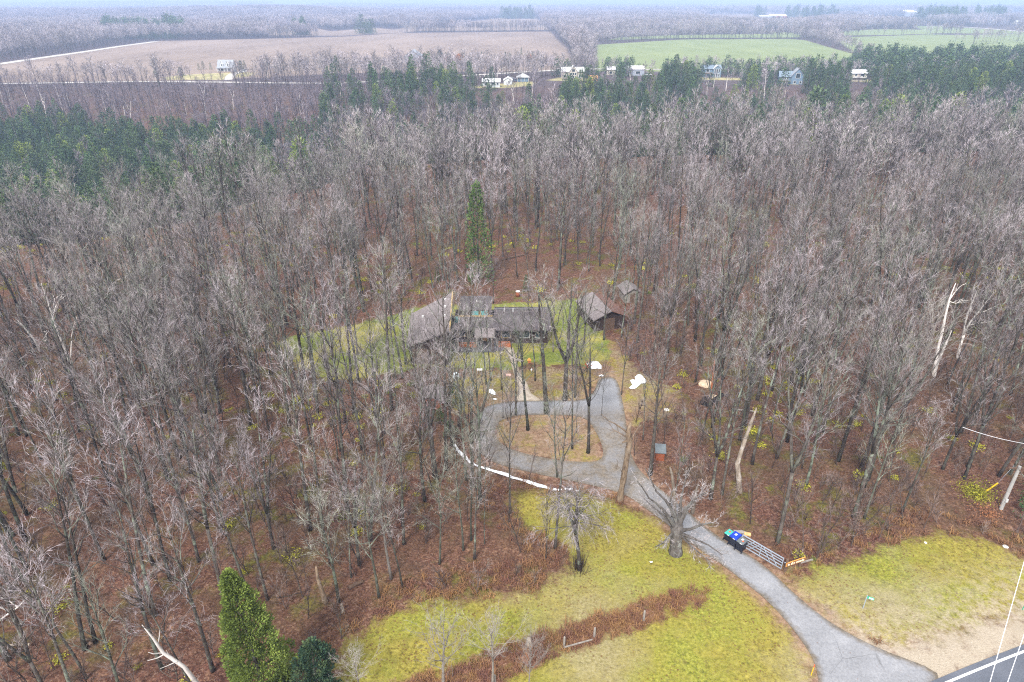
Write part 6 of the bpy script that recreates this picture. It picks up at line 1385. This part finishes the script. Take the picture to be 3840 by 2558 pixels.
# 4 big cream house with the glass gable
t = far_house(2148, 298, 'large cream house with a tall pointed glass gable'); w_, r_ = MB(), MB(); gable_on(w_, r_, 13, 8, 4.6, 6.6, .5, 0, 1.2); w_.build('wall', M_WALLC, t); r_.build('roof', M_ROOFP, t)
w_, r_ = MB(), MB(); gable_on(w_, r_, 4.6, 4, 4.8, 7.9, .5, .2, 0, 'y'); w_.build('gable_wall', M_WALLC, t); r_.build('gable_roof', M_WHITE, t)
for cx_ in (-1.15, .2, 1.55):
    for z_ in (.6, 2.4): win(t, cx_ - .5, cx_ + .5, z_, z_ + 1.3, -.06, M_WHITE, M_GLASS, .1)
win(t, -.7, 1.1, 4.3, 5.7, -.07, M_WHITE, M_GLASS, .1); win(t, -5.4, -4.2, 1, 2.4, 1.14); win(t, -3.4, -2.6, 1, 2.4, 1.14); win(t, 3.6, 4.8, 1, 2.6, 1.14); win(t, 5.2, 6.1, 1, 2.6, 1.14)
mb = MB(); mb.box(-6.8, -2.4, -1, 1.1, .3, .5); mb.build('deck', M_DECK, t)
# 5 shops with white roofs
t = far_house(2378, 284, 'grey workshop with a broad white metal roof'); w_, r_ = MB(), MB(); gable_on(w_, r_, 12.6, 8, 4.0, 5.6, .4); w_.build('wall', M_WALLG, t); r_.build('roof', M_ROOFW, t); win(t, -4.5, -3.3, 1.2, 2.4); win(t, 1, 3.6, 1, 2.6)
t = far_house(2290, 282, 'small white roofed outbuilding left of the grey workshop', 0, 'outbuilding', 'outbuilding'); w_, r_ = MB(), MB(); gable_on(w_, r_, 5.2, 5, 3.6, 5.0, .4); w_.build('wall', M_WALLC, t); r_.build('roof', M_ROOFW, t); win(t, -.8, .8, 1, 2.2)
t = far_house(2224, 303, 'small hut with an orange rounded roof right of the cream house', 0, 'outbuilding', 'hut'); mb = MB(); mb.box(-2.4, 2.4, 0, 3.5, -.4, 1.2); mb.build('wall', M_DECK, t); mb = MB(); mb.tube([(-2.7, 1.7, .9), (2.7, 1.7, .9)], 1.9, 14); mb.build('roof', M_ORANGE, t, smooth=False)
# 7 blue houses
t = far_house(2672, 291, 'two storey blue grey house with tall white framed windows'); w_, r_ = MB(), MB(); gable_on(w_, r_, 10, 7, 5.2, 7.0, .5, 0, 1); w_.build('wall', M_WALLB, t); r_.build('roof', M_ROOFB, t)
w_, r_ = MB(), MB(); gable_on(w_, r_, 4.8, 3, 5.2, 7.2, .4, 2.4, 0, 'y'); w_.build('gable_wall', M_WALLB, t); r_.build('gable_roof', M_ROOFP, t)
for cx_ in (1.1, 2.4, 3.7):
    for z_ in (.5, 3.2): win(t, cx_ - .35, cx_ + .35, z_, z_ + 1.7, -.06, M_WHITE, M_GLASS, .14)
win(t, -3.8, -2.3, 3.2, 4.6, .94); mb = MB(); mb.box(-5, -.2, -1, .9, 2.5, 2.75); mb.build('balcony', M_DECK, t)
t = far_house(2965, 316, 'dark blue house with a steep pale side gable on the ravine rim', R(-12)); w_, r_ = MB(), MB(); gable_on(w_, r_, 7, 7, 4.2, 6.6, .5, -3, 0); w_.build('wall', M_WALLB, t); r_.build('roof', M_ROOFB, t)
w_, r_ = MB(), MB(); gable_on(w_, r_, 6, 7.5, 5.0, 8.4, .4, 3.0, -.6, 'y'); w_.build('gable_wall', M_WALLB, t); r_.build('gable_roof', M_ROOFG, t)
win(t, 2.0, 4.2, 3.4, 5.8, -.67); win(t, 1.2, 2.4, .5, 1.7, -.67); win(t, 4.4, 5.4, .5, 1.7, -.67)
for cx_ in (-4.6, -3.4, -2.2): win(t, cx_ - .4, cx_ + .4, 2.6, 3.8)
mb = MB(); mb.box(-6.4, -.4, -1.6, -.1, 1.7, 1.9); mb.build('deck', M_DECK, t)
# 9 others
t = far_house(3218, 305, 'pale house with a wide whitish roof half hidden by trees'); w_, r_ = MB(), MB(); gable_on(w_, r_, 9, 7, 4.6, 6.2, .5); w_.build('wall', M_WALLC, t); r_.build('roof', M_ROOFP, t); win(t, -2.6, -1.4, 2.9, 4.1); win(t, .6, 3, 2.9, 4.1); mb = MB(); mb.box(-4.4, 4.4, -1.4, -.1, 2.1, 2.4); mb.build('balcony', M_WHITE, t)
t = far_house(3336, 290, 'low white roofed garage right of the half hidden pale house', R(20), 'garage', 'garage'); w_, r_ = MB(), MB(); gable_on(w_, r_, 5, 5, 2.4, 3.8, .4); w_.build('wall', M_WALLW, t); r_.build('roof', M_ROOFW, t)
t = far_house(1548, 236, 'tall grey barn hidden in the bare trees behind the rim road', 0, 'barn', 'barn', None); w_, r_ = MB(), MB(); gable_on(w_, r_, 12, 14, 5, 9, .4, 0, 0, 'y'); w_.build('wall', M_WALLG, t); r_.build('roof', M_ROOFG, t)
# farms
t = far_house(2905, 69, 'long white farm shed with red doors in the dark field', R(-3), 'farm_shed', 'barn', 'farm buildings on the plain'); k = mpx(2905, 69)
w_, r_ = MB(), MB(); gable_on(w_, r_, 62 * k, 26, 6.5, 10, .8, 15 * k, 6); w_.build('wall', M_WALLW, t); r_.build('roof', M_ROOFW, t); w_, r_ = MB(), MB(); gable_on(w_, r_, 45 * k, 20, 4.5, 8, .5, -32 * k, 4); w_.build('lean_wall', M_WALLG, t); r_.build('lean_roof', M_ROOFP, t)
for x0, x1 in ((8 * k, 20 * k), (33 * k, 37 * k), (41 * k, 45 * k)): mb = MB(); mb.box(x0, x1, 5.8, 5.95, 0, 5.5); mb.build('door', M_REDB, t)
for (a, b, wpx, hh, lab) in [(3406, 62, 36, 11, 'tall white roofed barn left of the far spruces'), (3457, 61, 42, 7.5, 'long white roofed barn beside the far spruces')]:
    t = far_house(a, b, lab, R(-14) if wpx < 40 else 0, 'barn', 'barn', 'farm buildings on the plain'); k = mpx(a, b); w_, r_ = MB(), MB(); gable_on(w_, r_, wpx * k, 34, hh, hh + 6, .8); w_.build('wall', M_WALLG, t); r_.build('roof', M_ROOFW, t)
for i, (a, b, wpx) in enumerate([(3260, 66, 18), (3297, 64, 24), (3337, 62, 18), (3681, 88, 14), (3725, 87, 24), (3830, 90, 44), (2612, 51, 14)]):
    t = far_house(a, b, ['tiny white house left in the row of farm houses', 'middle white house in the row of farm houses', 'right white house in the row of farm houses', 'small cream shed below the far spruces', 'low pale house below the far spruces', 'wide white house at the end of the far gravel road', 'tiny white building left of the dark ploughed field'][i], 0, 'farm_building', 'house', 'farm buildings on the plain'); k = mpx(a, b); w_, r_ = MB(), MB(); gable_on(w_, r_, wpx * k, 10, 4, 7.5, .5); w_.build('wall', M_WALLC if i % 2 else M_WALLW, t); r_.build('roof', M_ROOFW, t); mb = MB(); mb.box(-wpx * k * .3, wpx * k * .3, -.1, -.05, 1, 2.6); mb.build('window', M_GLASS, t)
# cars
def car(px, py, label, rz, mat, pick=False):
    x, y = G(px, py); t = thing('parked_car', (x, y, TZ(x, y)), label, 'car', 'cars parked by the far houses', rz)
    mb = MB(); mb.hexa([(-2.3, -.9, .35), (2.3, -.9, .35), (2.3, .9, .35), (-2.3, .9, .35)], [(-2.25, -.88, 1.0), (2.25, -.88, .92), (2.25, .88, .92), (-2.25, .88, 1.0)]); mb.build('body', mat, t, bevel=.08)
    x0, x1 = (-.6, 1.0) if pick else (-1.9, 1.0); mb = MB(); mb.hexa([(x0, -.8, .98), (x1 + .3, -.8, .96), (x1 + .3, .8, .96), (x0, .8, .98)], [(x0 + .25, -.68, 1.6), (x1 - .3, -.68, 1.6), (x1 - .3, .68, 1.6), (x0 + .25, .68, 1.6)]); c_ = mb.build('cabin', M_GLASS, t, bevel=.05)
    mb = MB(); mb.box(x0 + .25, x1 - .3, -.66, .66, 1.605, 1.66); mb.build('roof', mat, t)
    for sx in (-1.45, 1.45):
        for sy in (-.9, .72): mb = MB(); mb.tube([(sx, sy, .34), (sx, sy + .2, .34)], .34, 12); mb.build('wheel', M_BLACKP, t)
M_CARW = plain('white_car_paint', (.75, .77, .78), .25, 0, .03); M_CARB = plain('blue_car_paint', (.08, .12, .2), .25, 0, .05)
car(913, 271, 'white pickup parked beside the farmhouse lane', R(5), M_CARW, True); car(1921, 301, 'white car parked behind the bungalow', R(8), M_CARW); car(1930, 306, 'dark blue car parked left of the pavilion', R(12), M_CARB); car(2430, 284, 'white van like car right of the grey workshop', R(0), M_CARW); car(2192, 293, 'dark car at the right corner of the cream house', R(-20), M_CARB)

# ------------------------------------------------------------------ arching pale birches and other marked trees of the far rim
AG = 'arching pale birches above the bungalow'
def bent(label, pts, base, r0=.16, tw=(2, .8)):
    sc_ = lambda a, b: (1800 + a / 3.923, 220 + b / 3.923)
    P_ = [sc_(a, b) for a, b in pts]; n_ = len(P_); px_tree('bent_birch', 'birch', label, base, [(a, b, r0 * (1 - .6 * i / n_)) for i, (a, b) in enumerate(P_)], [], M_BIRCH, tw, AG)
bent('largest arching pale birch behind the left end of the bungalow', [(65, 320), (66, 250), (78, 195), (100, 150), (128, 131), (158, 148), (178, 200), (182, 235), (172, 300)], (1816, 302))
bent('small arching pale birch between the two larger arches', [(190, 310), (188, 210), (198, 186), (216, 182), (236, 205), (241, 250), (240, 305)], (1848, 299))
bent('half arch of a pale birch bending right behind the bungalow', [(262, 300), (258, 215), (280, 175), (320, 145), (365, 132), (395, 142)], (1867, 297))
bent('low arching birch left of the bungalow', [(-36, 310), (-38, 290), (-28, 262), (-8, 256), (10, 268), (16, 290)], (1790, 299))
bent('straight pale birch stem among the arching ones', [(234, 310), (232, 240), (230, 170)], (1859, 299), .12)
random.seed(31)
bi = []
for (x0, x1, y0, y1, n_) in ((0, 1200, 395, 470, 26), (1200, 2000, 360, 420, 9), (2050, 3840, 330, 385, 22)):
    for _ in range(n_): bi.append((random.uniform(x0, x1), random.uniform(y0, y1)))
T_B = []
for i in range(3):
    T, C = bare_tree(800 + i, H=13, cs=.5, spread=.8, nl=9, lod=1, r0=.19, tw=.05, wob=.13, lean=.18, stems=(1, 1, 2)[i], fork_at=.5); T_B.append((T.mesh('trunk', M_BIRCH, 'thin', True), C.mesh('crown', M_BARKSHADE, 'thin')))
bcount = {}
for i, (a, b) in enumerate(sorted(bi)):
    # find the slope point on this picture ray
    t_ = None
    for dist in np.arange(230, 480, 1.5):
        ax = (a - CX) / F; bb = -(b - CY) / F; dy = ct + bb * st; dz = -st + bb * ct; tt = dist / dy
        if TZ(ax * tt, dist) >= CAM_H + dz * tt: t_ = (ax * tt, dist); break
    if t_ is None: t_ = G(a, b)
    s_ = random.uniform(.65, 1.1); w_ = 'on the left far slope' if a < 1200 else 'in the middle hollow' if a < 2050 else 'below the far houses'
    bl = ['white stemmed birch', 'leaning white birch', 'forked white birch'][i % 3] + ' ' + w_; bcount[bl] = bcount.get(bl, -1) + 1
    t = empty('birch_tree', (t_[0], t_[1], TZ(*t_) - .1), random.uniform(0, 6.28)); t.scale = (s_,) * 3; tag(t, bl + ', %s from the left' % ORD[bcount[bl]], 'birch', 'white birches ' + w_)
    for nm, me in zip(('trunk', 'crown'), T_B[i % 3]): o = bpy.data.objects.new(nm, me); o.parent = t; col.objects.link(o)
# orange leaved trees and spruces by the rim road
def rust_tree(a, b, ty, label):
    x, y, z0, Hh = tree_height(a, b, ty); t = thing('autumn_tree', (x, y, z0), label, 'autumn tree', 'rust leaved trees behind the rim road'); T = MB(); T.tube([(0, 0, -.3), (0, 0, Hh * .6)], [.25, .1], 6); T.build('trunk', M_BARK, t, 'thin'); C = MB()
    for _ in range(900):
        v = Vector((random.gauss(0, 1), random.gauss(0, 1), random.gauss(0, 1))).normalized() * random.uniform(.4, 1) ** .5; v = Vector((v.x * Hh * .45, v.y * Hh * .45, Hh * .6 + v.z * Hh * .38)) * random.uniform(.92, 1.05); u, w = perp(Vector((random.uniform(-1, 1), random.uniform(-1, 1), random.uniform(-1, 1))).normalized()); C.add([v - u * .35, v + w * .25, v + u * .35, v - w * .25], [(0, 1, 2, 3)], random.random())
    C.build('crown', M_RUST, t, 'thin')
rust_tree(1724, 240, 200, 'round orange leaved tree right of the green spruces'); rust_tree(1682, 242, 208, 'smaller orange leaved tree beside the round one'); rust_tree(1985, 232, 205, 'faded rust leaved tree among the far spruces')
for i, (a, b, ty, k, wid) in enumerate([(1651, 240, 190, 5, 1.5), (1672, 230, 195, 4, .9), (1686, 228, 198, 4, .8), (1762, 235, 197, 2, 1.1), (1790, 232, 200, 4, .8), (1806, 230, 193, 4, .8), (1895, 245, 195, 2, 1.3), (1912, 246, 198, 2, 1.2), (1955, 205, 178, 4, .8), (1997, 222, 195, 4, .9), (2018, 226, 190, 2, 1.0),
                             (681, 285, 252, 5, 1.5), (747, 262, 237, 2, 1.2), (764, 260, 228, 2, 1.5), (792, 261, 235, 2, 1.3), (583, 290, 265, 5, 1.0), (905, 262, 228, 5, 1.3), (920, 262, 226, 2, 1.1)]):
    x, y, z0, Hh = tree_height(a, b, ty); s_ = Hh / EV[k][1]; t = empty('evergreen_tree', (x, y, z0), random.uniform(0, 6.28)); t.scale = (s_ * wid, s_ * wid, s_)
    tag(t, ['broad dark green cedar leftmost behind the rim road', 'slim spruce beside the broad cedar', 'tiny slim spruce left of the orange tree', 'pointed green spruce right of the orange tree', 'small spruce between pointed ones', 'tall slim spruce right of the orange tree', 'left one of the tall dark spruce pair', 'right one of the tall dark spruce pair', 'lone spruce tip near the field edge', 'slim spruce beside the faded rust tree', 'darkest spruce right of the faded rust tree',
            'large round spruce on the grass left of the farmhouse', 'left small spruce beside the farmhouse', 'middle tallest spruce beside the farmhouse', 'right spruce beside the farmhouse', 'small dark spruce at the field edge by the road', 'left cedar where the wood meets the farmhouse yard', 'right cedar where the wood meets the farmhouse yard'][i], 'evergreen tree', 'evergreens near the far roads and farms')
    for nm, me in zip(('trunk', 'crown'), EV[k][0]): o = bpy.data.objects.new(nm, me); o.parent = t; col.objects.link(o)
# ------------------------------------------------------------------ the air
hm = bpy.data.materials.new('haze_air'); hm.use_nodes = True; ht = hm.node_tree; ht.nodes.clear()
ho = ht.nodes.new('ShaderNodeOutputMaterial'); hv = ht.nodes.new('ShaderNodeVolumePrincipled')
hv.inputs['Color'].default_value = (.50, .66, 1.0, 1); hv.inputs['Density'].default_value = .00037; hv.inputs['Anisotropy'].default_value = .1
ht.links.new(hv.outputs[0], ho.inputs['Volume'])
mb = MB(); mb.box(-13200, 13200, -160, 15200, -32, 51)
tag(mb.build('haze', hm), kind='stuff')
